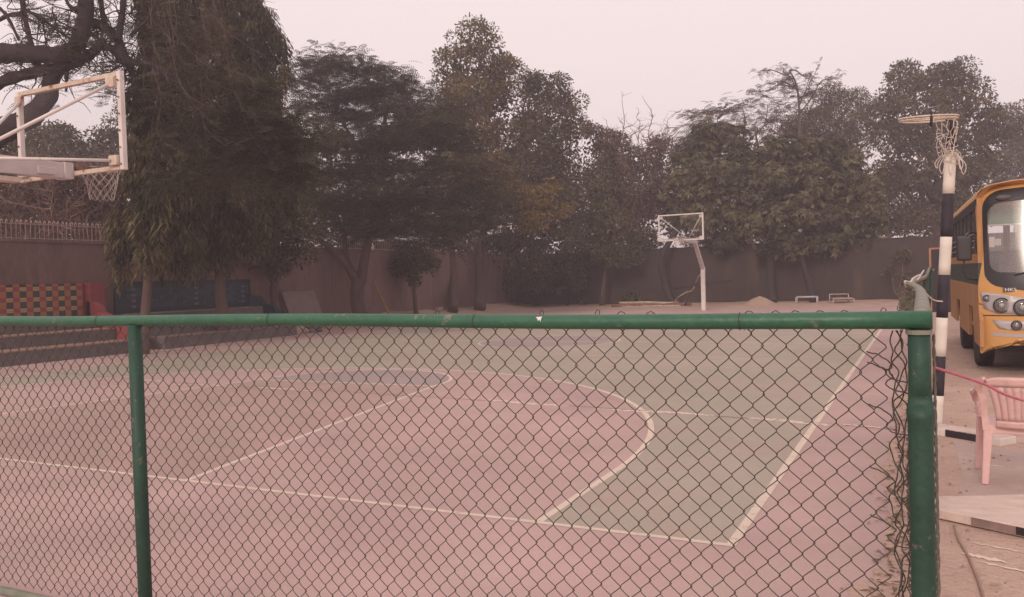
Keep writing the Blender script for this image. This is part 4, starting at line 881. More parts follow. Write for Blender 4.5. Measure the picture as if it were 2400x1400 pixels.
while y < 18.9:
    q = np.array([np.interp(y, sp[:, 1], sp[:, k]) for k in (0, 1, 2)]); step = DW/2 if y < 2.5 else DW
    m_ = 90 if y < 2.5 else 34
    z = np.linspace(.06, q[2]+.012, m_); th_ = 2*np.pi*z/(DH if y < 2.5 else DH*2)+i*np.pi
    bul = (q[0]-8.5)*(z/1.45)**1.5+.010*np.sin(z*6+y*3)+.006*np.sin(y*7+z*13)
    P = np.c_[8.5+bul-.030+.006*np.cos(th_)+.004*rng.randn(m_), y+(DW/4)*np.sin(th_)*(1 if y < 2.5 else 2), z]
    mb.tube(P, .0022, 4, cap=False); y += step; i += 1
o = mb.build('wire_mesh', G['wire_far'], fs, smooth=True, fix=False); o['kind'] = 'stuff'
# mesh end folded back round the corner post
mb = MB()
for j in range(5):
    z = np.linspace(.06, 1.40, 120); th_ = 2*np.pi*z/DH+j*np.pi
    mb.tube(np.c_[8.529+.0008*j+.0025*np.cos(th_)+.0015*np.sin(z*5+j), FY+.05+.030*j+(DW/4)*np.sin(th_), z], .0019, 4, cap=False)
o = mb.build('folded_wire', G['wire_far'], fs, smooth=True, fix=False); o['kind'] = 'stuff'
# rumpled mesh end behind the rail
mb = MB()
for j in range(60):
    y = rng.uniform(-.3, 3.5); x = np.interp(y, sp[:, 1], sp[:, 0])-.035-.05*rng.rand(); z = np.interp(y, sp[:, 1], sp[:, 2])-.02
    P = smooth_path([(x, y, z), (x-.03*rng.rand(), y+.05, z-.05), (x+.01, y+.1, z-.1), (x-.03*rng.rand(), y+.1, z-.16)], 3); mb.tube(P+.008*rng.randn(*P.shape), .0024, 4, cap=False)
o = mb.build('rumpled_wire', G['wire_far'], fs, fix=False); o['kind'] = 'stuff'

# things tied to the fence
def cordthing(name, pts, r, m, label, cat, k=8):
    P = smooth_path(pts, k); o = MB().tube(P, r, 7).build(name, m, smooth=True); return tag(o, label, cat)
cordthing('white_rope', [(8.40,3.0,1.47),(8.46,3.4,1.42),(8.55,3.95,1.30),(8.60,4.2,1.26),(8.66,4.24,1.25)], .007, G['cord'], 'white rope tied from the bent side rail to the striped pole', 'rope')
cordthing('white_rag', [(8.37,2.8,1.43),(8.36,2.75,1.48),(8.40,2.85,1.47),(8.42,3.1,1.50),(8.47,3.7,1.52),(8.45,3.4,1.48),(8.50,4.0,1.56)], .007, G['cord'], 'frayed white rag knotted round the bent side rail', 'rag')
cordthing('pink_rope', [(8.53,-2.2,1.315),(8.62,-1.85,1.262),(8.78,-1.2,1.19),(9.0,-.35,1.12),(9.6,1.9,1.09)][:1]+[(8.56,-2.13,1.297),(8.66,-1.98,1.245),(8.80,-1.78,1.165),(9.3,-1.1,.99),(10.2,0.1,.88),(11.0,1.1,.92)], .0040, G['pinkrope'], 'magenta rope stretched from the corner post past the chair', 'rope')
tp = MB().add([(7.342,FY-.0252,1.468),(7.366,FY-.0250,1.470),(7.362,FY-.0262,1.462),(7.360,FY-.0274,1.452),(7.356,FY-.0268,1.460),(7.350,FY-.0272,1.455),(7.349,FY-.0266,1.462)], [(0,1,2,3,4,5,6)])
o = tp.build('torn_tape', G['paper']); sm = o.modifiers.new('thickness', 'SOLIDIFY'); sm.thickness = .0012; tag(o, 'scrap of torn white tape stuck on the green top rail', 'tape')

# ------------------------------------------------------------------ netball pole
np_ = thing('netball_pole', (8.585, 4.3, 0), 'leaning black and white striped pole with a netball ring', 'pole')
def pole_x(z): return 8.585+.062*z
bz = [(0,.32,'white_band'),(.32,.71,'black'),(.71,1.09,'white_band'),(1.09,1.51,'black'),(1.51,1.88,'white_band'),(1.88,2.30,'black'),(2.30,2.70,'white_band'),(2.70,2.86,'black')]
for a, b, m in bz:
    P = [(pole_x(q), 4.3, q) for q in np.linspace(a, b, 5)]
    MB().tube(P, .053, 18).build('painted_band', G[m], np_, smooth=False)
for o in list(np_.children): o.data.shade_smooth()
MB().tube([(pole_x(2.8), 4.3, 2.8), (pole_x(2.95), 4.3, 3.0), (8.72, 4.3, 3.03)], .018, 8).build('ring_arm', G['black'], np_, smooth=True)
rc = np.array([8.565, 4.22, 3.035])
for dz, ra in ((.010, .262), (-.012, .256)):
    MB().tube([(rc[0]+ra*math.cos(a), rc[1]+ra*math.sin(a), rc[2]+dz-.010*math.cos(a)+.022*math.sin(a)) for a in np.linspace(0, 2*math.pi, 36, endpoint=False)], .0095, 6, closed=True).build('ring', G['rusty'], np_, smooth=True)
MB().tube([(8.585,3.965,3.06),(8.59,3.96,3.0),(8.585,3.965,2.92)], .014, 6).build('ring_tie', G['black'], np_, smooth=True)
# torn net bunched over the pole top
mb = MB(); cols, rows_ = 11, 8; GP = {}
for k in range(cols+1):
    for j in range(rows_+1):
        tt = j/rows_; a = -1.45+2.9*k/cols
        p0 = np.array([rc[0]+.255*math.cos(a*.9), rc[1]+.255*math.sin(a*.9), 3.01-.012*k % 2])
        p1 = np.array([pole_x(2.70)-.11+.22*k/cols, 4.3-.075+.02*math.sin(k), 2.66+.05*math.sin(k*2.2)])
        GP[k, j] = p0*(1-tt)+p1*tt+np.array([0, 0, -.03*math.sin(math.pi*tt)])+.008*rng.randn(3)
for k in range(cols+1):
    for j in range(rows_):
        if 6 <= k <= 8 and 4 <= j <= 6: continue
        mb.tube([GP[k, j], GP[k, j+1]], .0034, 4, cap=False)
        if k < cols and (j+k) % 2 == 0 or (k < cols and j % 3 == 0): mb.tube([GP[k, j], GP[k+1, j]], .0034, 4, cap=False)
for k in range(7):
    a = rng.rand()*6; zc = 2.60+.025*k
    mb.tube([(pole_x(zc)+.062*math.cos(q), 4.3+.062*math.sin(q), zc+.02*math.sin(q+a)) for q in np.linspace(0, 6.28, 18, endpoint=False)], .0042, 4, closed=True)
for (dx, l_) in ((-.12,.13),(-.075,.19),(.0,.20),(.085,.16),(.105,.21)):
    x = pole_x(2.66)+dx; w_ = .012+.012*rng.rand()
    mb.tube(smooth_path([(pole_x(2.68)+dx*.6,4.23,2.68),(x-w_,4.225,2.68-l_*.6),(x,4.225,2.68-l_),(x+w_,4.225,2.68-l_*.6),(pole_x(2.68)+dx*.55,4.23,2.67)], 4), .0036, 4, cap=False)
mb.build('torn_net', G['cord'], np_)

# orange framed board beyond the side fence
nb = thing('framed_board', (8.95, 22, 0), 'dark board in a thin orange frame behind the striped pole', 'board')
MB().box((8.68,22.0,.25),(9.30,22.03,2.08)).build('panel', G['dark_board'], nb)
for a, b in (((8.62,21.985,0),(8.675,22.045,2.13)), ((9.31,21.985,0),(9.36,22.045,2.13)), ((8.68,21.985,2.085),(9.305,22.045,2.135))):
    MB().box(a, b).build('frame', G['orange_frame'], nb)

# ------------------------------------------------------------------ bits along the walls
o = MB(); lb = thing('leaning_board', (-11.5, 17.9, 0), 'grey board propped against the pink wall beside the small forked tree', 'board')
def slab(mb, y0, y1, x0, x1, z0, z1, th_=.05):
    return mb.add([(x0,y0,z0),(x0,y1,z0),(x1,y1,z1),(x1,y0,z1),(x0-th_,y0,z0),(x0-th_,y1,z0),(x1-th_,y1,z1),(x1-th_,y0,z1)], [(0,1,2,3),(7,6,5,4),(0,4,5,1),(1,5,6,2),(2,6,7,3),(3,7,4,0)])
slab(MB(), 17.05, 18.75, -11.05, -11.6, .12, 1.40).build('panel', G['bag_grey'], lb)
slab(MB(), 16.95, 17.02, -11.1, -11.75, .12, 1.42).build('edge_batten', G['bark'], lb)
P = [(-10.62,22.1,.28),(-10.9,22.07,.85),(-11.3,22.0,1.72)]; mb = MB(); mb.tube(smooth_path(P, 6), .042, 8)
tag(mb.build('bamboo_pole', G['bamboo'], smooth=True), 'yellow bamboo pole leaning on the pink wall right of the forked tree', 'pole')
tag(MB().box((-11.55,26.95,.27),(-11.35,27.35,.42)).build('brick', G['brick'], bevel=.01), 'single pale brick lying at the foot of the pink wall', 'brick')
for j, (x, y, rx, lab) in enumerate([(-10.35,16.4,.28,'pale rock at the end of the blue tiled steps'),(-10.15,17.0,.22,'dark rock just past the end of the blue tiled steps')]):
    bm = bmesh.new(); bmesh.ops.create_icosphere(bm, subdivisions=3, radius=1)
    for v in bm.verts:
        c = v.co; k = 1+.18*math.sin(c.x*3+j)+.14*math.sin(c.y*4+c.z*3); v.co = Vector((c.x*rx*k, c.y*rx*1.3*k, c.z*rx*.55*k))
    me = bpy.data.meshes.new('rock'); bm.to_mesh(me); bm.free(); me.materials.append(G['brick'] if j == 0 else G['stone']); me.shade_smooth()
    o = bpy.data.objects.new('rock', me); COL.objects.link(o); o.location = (x, y, .08); tag(o, lab, 'rock')
# sand heap
def heapz(x, y):
    r_ = math.hypot((x-1.6)/1.0, (y-34.4)/.9); b = .45*max(0, 1-r_)**1.15; return .02+b*(1+.10*math.sin(x*7)+.08*math.sin(y*9+x*4))
o = grid_sheet(.5, 2.75, 33.4, 35.4, 44, 40, heapz).build('sand_heap', G['heap'], smooth=True); tag(o, 'conical heap of pale building sand by the far wall', 'sand heap')
# metal frames / bench
def tubular(name, lab, cat, strips, r=.022, m='steel'):
    b = strips[0][0]; t = thing(name, (b[0], b[1], 0), lab, cat)
    for s_, nm in strips_named(strips): MB().tube(s_, r, 6).build(nm, G[m], t, smooth=True)
    return t
def strips_named(strips): return [(s, 'rail' if abs(s[0][2]-s[-1][2]) < .05 else 'leg') for s in strips]
tubular('metal_frame', 'low grey tubular frame standing left of the bench by the far wall', 'frame', [[(3.2,34.5,0),(3.2,34.5,.36)],[(3.2,34.5,.36),(4.1,34.5,.36)],[(4.1,34.5,.36),(4.1,34.5,0)],[(3.2,34.9,0),(3.2,34.9,.38)],[(3.2,34.9,.38),(4.1,34.9,.38)],[(4.1,34.9,.38),(4.1,34.9,0)]])
bn = thing('bench', (5.2, 34.6, 0), 'small tubular bench with pink seat edge by the far wall', 'bench')
for a in ([(4.82,34.3,0),(4.82,34.3,.27)], [(5.68,34.3,0),(5.68,34.3,.27)], [(4.6,35,0),(4.6,35,.46)], [(5.4,35,0),(5.4,35,.46)]): MB().tube(a, .022, 6).build('leg', G['rail_bar'], bn, smooth=True)
MB().tube([(4.6,35,.46),(5.4,35,.46)], .022, 6).build('back_rail', G['rail_bar'], bn)
MB().add([(4.82,34.28,.25),(5.68,34.28,.25),(5.5,34.98,.27),(4.65,34.98,.27),(4.82,34.28,.29),(5.68,34.28,.29),(5.5,34.98,.31),(4.65,34.98,.31)], [(3,2,1,0),(4,5,6,7),(0,1,5,4),(1,2,6,5),(2,3,7,6),(3,0,4,7)]).build('seat', G['brick'], bn)
# poles pile and sticks
pl = [((-5.5,33.85,.10),(-1.55,34.1,.13),.09,'rust','long dark rusty pole lying at the bottom of the pile by the far wall'),((-5.2,34.1,.24),(-2.2,34.2,.20),.07,'wood','pale timber pole lying on top of the pile by the far wall'),((-4.9,33.7,.06),(-2.0,33.85,.07),.05,'wood','thin timber pole in front of the pile by the far wall')]
for a, b_, r_, m, lab in pl: tag(MB().tube(wiggle(a, b_, 6, .015), r_, 7).build('fallen_pole', G[m], smooth=True), lab, 'pole')
for a, b_, r_, lab, m in [((-2.35,34.0,.25),(-1.0,32.6,.98),.03,'thin pale stick slanting up to the bent branch beside the far hoop','wood'),((-1.75,33.7,.12),(-.55,32.2,1.55),.06,'crooked branch leaning toward the far hoop post','bark'),((-.9,32.5,1.2),(-.15,31.2,1.75),.03,'short pale stick leaning on the far hoop post','wood')]:
    tag(MB().tube(wiggle(a, b_, 6, .05), r_, 6).build('leaning_stick', G[m], smooth=True), lab, 'stick')
tag(MB().tube(smooth_path([(-7.4,35.9,1.35),(-5.5,35.9,.98),(-3.2,35.9,.88),(-1.4,35.9,1.08),(0,35.93,1.2)], 8), .012, 5).build('slack_cable', G['black'], smooth=True), 'slack dark cable sagging along the far wall behind the hoop', 'cable')

# ------------------------------------------------------------------ yard at the right: slabs, chair, litter
pv = structure(MB().sheet([(8.66,1.2),(8.74,2.2),(8.72,3.7),(9.0,3.45),(12.5,2.3),(12.5,-.8),(9.0,.9)], -.0012).build('paving', G['concrete']))
kb = thing('painted_kerb', (8.8, 3.9, 0), 'short black and white painted kerb block at the foot of the striped pole', 'kerb')
def kerb_seg(mb, a, b_, depth, h):
    a = np.array([*a, 0]); b_ = np.array([*b_, 0]); d = (b_-a)/np.linalg.norm(b_-a); nrm = np.array([-d[1], d[0], 0]); q = nrm*depth; z = np.array([0, 0, h]); dn = np.array([0, 0, -.03])
    return mb.add([a+dn, b_+dn, b_+q+dn, a+q+dn, a+z, b_+z, b_+q+z, a+q+z], [(3,2,1,0),(4,5,6,7),(0,1,5,4),(1,2,6,5),(2,3,7,6),(3,0,4,7)])
k0 = np.array([8.50, 3.97]); k1 = np.array([9.08, 3.53]); lerp = lambda t_: k0+(k1-k0)*t_
for a, b_, m in ((0,.26,'white_band'),(.262,.40,'black'),(.402,.76,'black'),(.762,1.0,'white_band')):
    kerb_seg(MB(), lerp(a), lerp(b_), .22, .06).build('kerb_face', G[m], kb, bevel=.006)
kerb_seg(MB(), lerp(-.01)+np.array([.006,.012]), lerp(1.0)+np.array([-.006,.012]), .20, .066).build('kerb_top', G['whitewash'], kb)
sb = thing('concrete_slab', (9.2, 1.1, 0), 'thick whitewashed concrete slab with dark dashes below the pink chair', 'slab')
slp = [(8.50,1.02),(9.9,.30),(10.6,1.4),(9.2,1.62),(8.53,1.30)]
V = [(x, y, .005) for x, y in slp]+[(x, y, .065) for x, y in slp]; nn = len(slp)
MB().add(V, [tuple(range(nn))[::-1], tuple(range(nn, 2*nn))]+[(i, (i+1) % nn, nn+(i+1) % nn, nn+i) for i in range(nn)]).build('slab', G['whitewash'], sb, bevel=.006)
e0 = np.array([8.50,1.02]); e1 = np.array([9.9,.30]); ed = lambda t_: e0+(e1-e0)*t_
for a, b_, m in ((.17,.33,'crack'),(.33,.37,'bus_black')):
    p = ed(a); q = ed(b_); nrm = np.array([-.46,-.89])*.004
    MB().add([(p[0]+nrm[0],p[1]+nrm[1],.012),(q[0]+nrm[0],q[1]+nrm[1],.012),(q[0]+nrm[0],q[1]+nrm[1],.06),(p[0]+nrm[0],p[1]+nrm[1],.06)], [(0,1,2,3)]).build('painted_dash', G[m], sb)
# paint splashes on the yard
spl = [(8.74,.58,.30,.012),(8.68,.36,.22,.03),(8.76,.24,.30,.016),(8.85,2.75,.22,.01),(8.98,3.2,.2,.012)]
for (x, y, l_, w_) in spl:
    t_ = np.linspace(0, 1, 16); xs = x+l_*(t_-.1); ys = y-.35*l_*t_+.006*rng.randn(16); w2_ = w_*(np.sin(np.pi*t_)**.5)*(.4+.8*rng.rand(16))+.001
    n_ = 16; o = MB().add([(a, b_+c, .0006) for a, b_, c in zip(xs, ys, w2_)]+[(a, b_-c, .0006) for a, b_, c in zip(xs, ys, w2_)], [(i, i+1, n_+i+1, n_+i) for i in range(n_-1)]).build('paint_splash', G['scuff'], pv)
tag(MB().tube(smooth_path([(8.645,.88,.0),(8.66,.6,.004),(8.70,.25,.006),(8.73,-.2,.004),(8.75,-.9,.004)], 5), .007, 6).build('hose', G['nosing'], smooth=True), 'thin grey hose lying on the sand below the slab', 'hose')
# litter beside the side fence
n_ = 900; yy = rng.uniform(-.8, 9, n_); xx = 8.36+.075*rng.randn(n_); B = np.c_[xx, yy, .004+.012*rng.rand(n_)]
lt = thing('leaf_litter', (8.3, 3, 0), 'dry leaf litter and straw along the side fence', 'litter'); lt['kind'] = 'stuff'
o = leaves_mesh('dry_leaves', G['litter'], B, unit(n_)*np.array([1, 1, .12]), unit(n_)*.3+np.array([0, 0, 1.0]), .03+.05*rng.rand(n_), .008+.018*rng.rand(n_), lt); o['kind'] = 'stuff'
# sand drift over the court edge by the fence
n_ = 90; ys = np.linspace(-1.5, 11, n_); xl = 8.22+.07*np.sin(ys*1.9)+.05*np.sin(ys*4.7+1)+.03*rng.randn(n_)
structure(MB().add([(a, b_, .0036) for a, b_ in zip(xl, ys)]+[(8.62, b_, -.002) for b_ in ys], [(i, n_+i, n_+i+1, i+1) for i in range(n_-1)]).build('sand_drift', G['sand']))

n_ = 420; V = []; F = []
for q in range(n_):
    y_ = rng.uniform(-1.2, 12); x_ = 8.62+rng.rand()**1.5*3.2; r_ = .006+.016*rng.rand()**2; b0_ = len(V); a0 = rng.rand()*6
    V += [(x_+r_*math.cos(a0+k*1.57)*(.7+.6*rng.rand()), y_+r_*math.sin(a0+k*1.57)*(.7+.6*rng.rand()), -.004) for k in range(4)]+[(x_, y_, r_*.8)]
    F += [(b0_+k, b0_+(k+1) % 4, b0_+4) for k in range(4)]
o = MB().add(V, F).build('gravel', G['crack']); o['kind'] = 'stuff'; tag(o, 'loose grit scattered over the sandy yard by the bus', 'gravel')
# monobloc chair, its back towards the camera
ch = thing('plastic_chair', (9.10, 2.03, 0), 'faded pink plastic armchair with slatted back at the right edge', 'chair')
cx0, cy0 = 9.12, 2.05
def chair_leg(x, y, sx, sy, name='leg'):
    mb = MB(); w0, w1 = .065, .042
    P = [(x+sx*.03, y+sy*.035, .0), (x, y, .43)]
    mb.bar(P[0], P[1], w1, w1*.8, up=(0,1,0), w2=w0, h2=w0*.9); return mb.build(name, G['pinkchair'], ch, bevel=.008)
for sx in (-1, 1):
    chair_leg(cx0+sx*.215, cy0+.02, sx, -1); chair_leg(cx0+sx*.235, cy0+.46, sx, 1)
V = []; F = []; nx, ny = 10, 8
for j in range(ny+1):
    for i in range(nx+1):
        u = i/nx*2-1; v = j/ny; x = cx0+u*(.225+.03*v); y = cy0+.02+.46*v; z = .425-.015*(1-u*u)-.02*max(0, v-.85)/.15+.01*(v)
        V.append((x, y, z))
F = [(j*(nx+1)+i, j*(nx+1)+i+1, (j+1)*(nx+1)+i+1, (j+1)*(nx+1)+i) for j in range(ny) for i in range(nx)]
o = MB().add(V, F).build('seat', G['pinkchair'], ch, smooth=True); sd_ = o.modifiers.new('thickness', 'SOLIDIFY'); sd_.thickness = .012
MB().box((cx0-.235,cy0-.01,.37),(cx0+.235,cy0+.02,.418)).build('seat_skirt', G['pinkchair'], ch, bevel=.008)
# back: vertical slats between waist and crest, flaring toward the top
def back_xy(u, z):
    t_ = (z-.43)/.37; half = .165+.085*min(1, max(0, t_))**1.6; return cx0+u*half, cy0-.02-.10*t_-.035*(1-u*u)
ns = 9
for q in range(ns):
    u0 = -1+2*q/ns+.007; u1 = -1+2*(q+1)/ns-.007; V = []; F = []; zs = np.linspace(.475, .735, 9)
    for z in zs:
        for u in (u0, (u0+u1)/2, u1): x, y = back_xy(u, z); V.append((x, y, z))
    F = [(j*3+i, j*3+i+1, (j+1)*3+i+1, (j+1)*3+i) for j in range(8) for i in range(2)]
    o = MB().add(V, F).build('back_slat', G['pinkchair'], ch, smooth=True); sd_ = o.modifiers.new('thickness', 'SOLIDIFY'); sd_.thickness = .010
for (za, zb_, nm) in ((.425,.476,'lower_back_rail'),(.734,.80,'crest_rail')):
    V = []; F = []; n_ = 24
    for z in np.linspace(za, zb_, 4):
        for u in np.linspace(-1, 1, n_):
            x, y = back_xy(u, z); zz = z-(.03*abs(u)**6 if z > .78 else 0); V.append((x, y, zz))
    F = [(j*n_+i, j*n_+i+1, (j+1)*n_+i+1, (j+1)*n_+i) for j in range(3) for i in range(n_-1)]
    o = MB().add(V, F).build(nm, G['pinkchair'], ch, smooth=True); sd_ = o.modifiers.new('thickness', 'SOLIDIFY'); sd_.thickness = .016
for sx in (-1, 1):
    P = smooth_path([(cx0+sx*.24,cy0-.11,.775),(cx0+sx*.275,cy0-.07,.745),(cx0+sx*.268,cy0-.03,.68),(cx0+sx*.245,cy0-.02,.62),(cx0+sx*.24,cy0-.005,.50),(cx0+sx*.232,cy0+.0,.40)], 5)
    mb = MB()
    for a, b_ in zip(P[:-1], P[1:]): mb.bar(a, b_+(b_-a)*.15, .042, .03, up=(0,1,0))
    mb.build('side_post', G['pinkchair'], ch)
    P = smooth_path([(cx0+sx*.272,cy0-.05,.70),(cx0+sx*.295,cy0+.15,.645),(cx0+sx*.29,cy0+.38,.63),(cx0+sx*.27,cy0+.47,.56),(cx0+sx*.25,cy0+.47,.43)], 5); mb = MB()
    for a, b_ in zip(P[:-1], P[1:]): mb.bar(a, b_+(b_-a)*.15, .05, .022)
    mb.build('armrest', G['pinkchair'], ch)

# ------------------------------------------------------------------ school bus
BW, BL = 2.15, 7.0
bus = thing('school_bus', (9.20, 8.55, 0), 'yellow school bus parked nose towards the camera at the right edge', 'bus', rotz=R(1.6))
bus['_o'] = [0.0, 0.0, 0.0]
def F_(x, z):
    u = (x-BW/2)/(BW/2); rake = .02*max(0, z-.9)+(.17*max(0, z-1.25)**1.25)+(max(0, z-2.5)*1.4)**2
    return .20*abs(u)**5+.05*u*u+rake+(.10*max(0, .6-z) if z < .6 else 0)
def loop_to(x, z, off): return (x, F_(x, z)-off, z)
def rrect(x0, x1, z0, z1, r, n=7, dip=0.0, rt=None):
    out = []; rt = rt or r
    for (cx_, cz_, a0, rr) in ((x1-r, z0+r, -90, r), (x1-rt, z1-rt, 0, rt), (x0+rt, z1-rt, 90, rt), (x0+r, z0+r, 180, r)):
        for k in range(n):
            a = R(a0+90*k/(n-1)); out.append([cx_+rr*math.cos(a), cz_+rr*math.sin(a)])
    res = []
    for i in range(len(out)):
        p, q = out[i], out[(i+1) % len(out)]
        L_ = math.hypot(q[0]-p[0], q[1]-p[1]); k = max(1, int(L_/.12))
        for j in range(k): res.append([p[0]+(q[0]-p[0])*j/k, p[1]+(q[1]-p[1])*j/k])
    for p in res:
        u = (p[0]-BW/2)/(BW/2); p[1] -= dip*(1-u*u)*max(0, 1-(p[1]-z0)/(z1-z0))
        if p[1] > (z0+z1)/2: p[1] += .06*(1-u*u)
    return res
def resample(P, n):
    P = np.array(P+[P[0]]); s_ = np.r_[0, np.cumsum(np.linalg.norm(np.diff(P, axis=0), axis=1))]; t_ = np.linspace(0, s_[-1], n, endpoint=False)
    return np.c_[np.interp(t_, s_, P[:, 0]), np.interp(t_, s_, P[:, 1])]
def front_ring(outer, inner, off, name, m, n=96):
    A = resample(outer, n); B = resample(inner, n); i0 = int(np.argmin(((B-A[0])**2).sum(1))); B = np.roll(B, -i0, 0)
    V = []; F = []; k = 4
    for j in range(k+1):
        for a, b_ in zip(A, B): p = a+(b_-a)*j/k; V.append(loop_to(p[0], p[1], off))
    for j in range(k):
        for i in range(n): F.append((j*n+i, j*n+(i+1) % n, (j+1)*n+(i+1) % n, (j+1)*n+i))
    o = MB().add(V, F).build(name, m, bus, smooth=True, local=True); return o
def front_patch(poly, off, name, m, parent=None, thick=0.0):
    bm = bmesh.new(); vs_ = [bm.verts.new((x, 0, z)) for x, z in poly]; bm.faces.new(vs_); bmesh.ops.triangulate(bm, faces=bm.faces)
    for axis, lo, hi in ((0, 0, BW), (2, 0, 3)):
        for c in np.arange(lo+.05, hi, .10):
            no = Vector((1, 0, 0)) if axis == 0 else Vector((0, 0, 1)); co = no*float(c)
            bmesh.ops.bisect_plane(bm, geom=bm.verts[:]+bm.edges[:]+bm.faces[:], plane_co=co, plane_no=no)
    for v in bm.verts: v.co.y = F_(v.co.x, v.co.z)-off
    bmesh.ops.recalc_face_normals(bm, faces=bm.faces)
    me = bpy.data.meshes.new(name); bm.to_mesh(me); bm.free(); me.materials.append(m); me.shade_smooth()
    o = bpy.data.objects.new(name, me); COL.objects.link(o); o.parent = parent or bus; o['_o'] = [0.0, 0.0, 0.0]
    if thick: sd_ = o.modifiers.new('thickness', 'SOLIDIFY'); sd_.thickness = thick; sd_.offset = 0
    return o
body_out = rrect(0, BW, 1.02, 2.76, .05, rt=.34); blk_out = rrect(.075, BW-.075, 1.34, 2.64, .16, dip=.16, rt=.24); gl_out = rrect(.135, BW-.135, 1.50, 2.46, .13, dip=.04, rt=.16)
front_ring(body_out, blk_out, 0, 'front_panel', G['yellow'])
blk = front_ring(blk_out, gl_out, .004, 'windscreen_surround', G['bus_black'])
front_patch([tuple(p) for p in gl_out], -.012, 'windscreen', G['windshield'])
hood = [(.62,2.60),(.74,2.50),(1.41,2.50),(1.53,2.60),(1.53,2.74),(.62,2.74)]
front_patch(hood, .010, 'destination_hood', G['yellow'])
for xa in (.34, BW-.34):
    lm_ = MB().lathe([(.001,0),(.055,.004),(.075,.02),(.08,.05)], (0, 0, 0), 18, 'y'); lm_.v = [(xa+p[0]*1.3, F_(xa, 2.55)-.05+p[1], 2.55+p[2]*.5) for p in lm_.v]; lm_.build('marker_lamp', G['badge'], bus, local=True, smooth=True)
low = [(0.0,1.02)]+[(0.0,.8),(.0,.55),(.01,.33)]+[(.03,.31),(.09,.40),(.25,.445),(.9,.47),(1.25,.47),(BW-.25,.445),(BW-.09,.40),(BW-.03,.31),(BW-.01,.33),(BW,.55),(BW,.8),(BW,1.02)]
front_patch(low[::-1], .0, 'bumper_panel', G['yellow'])
front_patch([(.0,.862),(BW,.862),(BW,.876),(.0,.876)], .004, 'panel_gap', G['bus_black'])
def mirrorx(poly): return [(BW-x, z) for x, z in poly][::-1]
hp = [(.02,1.205),(.30,1.165),(.80,1.07),(.98,1.02),(.98,.93),(.72,.885),(.45,.885),(.20,.905),(.06,.97)]
fg = [(.155,.80),(.80,.79),(.76,.69),(.55,.665),(.33,.67),(.235,.685)]
for P_, nm in ((hp, 'headlamp_housing'), (fg, 'fog_lamp_recess')):
    front_patch(P_, .006, nm, G['bus_grey'], thick=.006); front_patch(mirrorx(P_), .006, nm, G['bus_grey'], thick=.006)
front_patch([(.14,.62),(.9,.60),(.9,.55),(.14,.575)], .004, 'silver_strip', G['bus_grey'])
def lamp(x, z, r_, name):
    y = F_(x, z)
    h_ = MB().lathe([(r_*1.12,.004),(r_*1.12,-.018),(r_*.98,-.022),(r_*.95,-.004)], (x, y-.010, z), 22, 'y').build(name, G['bus_black'], bus, local=True, smooth=True)
    MB().lathe([(r_*.95,0),(r_*.8,.004),(r_*.45,.012),(.001,.02)], (x, y-.022, z), 22, 'y').build('reflector', G['chrome'], h_, local=True, smooth=True)
    MB().lathe([(r_*.35,0),(r_*.35,-.02),(.001,-.026)], (x, y-.014, z), 16, 'y').build('bulb_cap', G['bus_grey'], h_, local=True, smooth=True)
    MB().lathe([(r_*.97,0),(r_*.8,-.012),(r_*.4,-.02),(.001,-.022)], (x, y-.030, z), 22, 'y').build('lens', G['lens'], h_, local=True, smooth=True)
for m_ in (0, 1):
    X = lambda q: q if m_ == 0 else BW-q
    lamp(X(.095), 1.115, .045, 'indicator_lamp'); lamp(X(.27), 1.015, .098, 'headlamp'); lamp(X(.515), .985, .104, 'headlamp'); lamp(X(.44), .735, .062, 'fog_lamp')
MB().box((.285, F_(.37, 1.235)-.012, 1.205), (.475, F_(.37, 1.235)+.01, 1.262)).build('badge', G['badge'], bus, local=True)
tx = text_mesh('HKS', .060, .002, G['sticker']); o = bpy.data.objects.new('badge_letters', tx); COL.objects.link(o); o.parent = bus; o.location = (.38, F_(.37, 1.235)-.015, 1.234); o.rotation_euler = (R(90), 0, 0); o.scale = (1.35, 1, 1)
# wiper
MB().tube([loop_to(1.15, 1.36, .03), loop_to(.75, 1.50, .05)], .012, 6).build('wiper_arm', G['bus_black'], bus, local=True)
MB().tube([loop_to(.42, 1.44, .03), loop_to(.75, 1.52, .035), loop_to(1.1, 1.56, .03)], .009, 6).build('wiper_blade', G['bus_black'], bus, local=True)
MB().tube([loop_to(.60, 1.64, .03), loop_to(1.0, 1.63, .035), loop_to(1.3, 1.6, .03)], .009, 6).build('wiper_blade', G['bus_black'], bus, local=True)
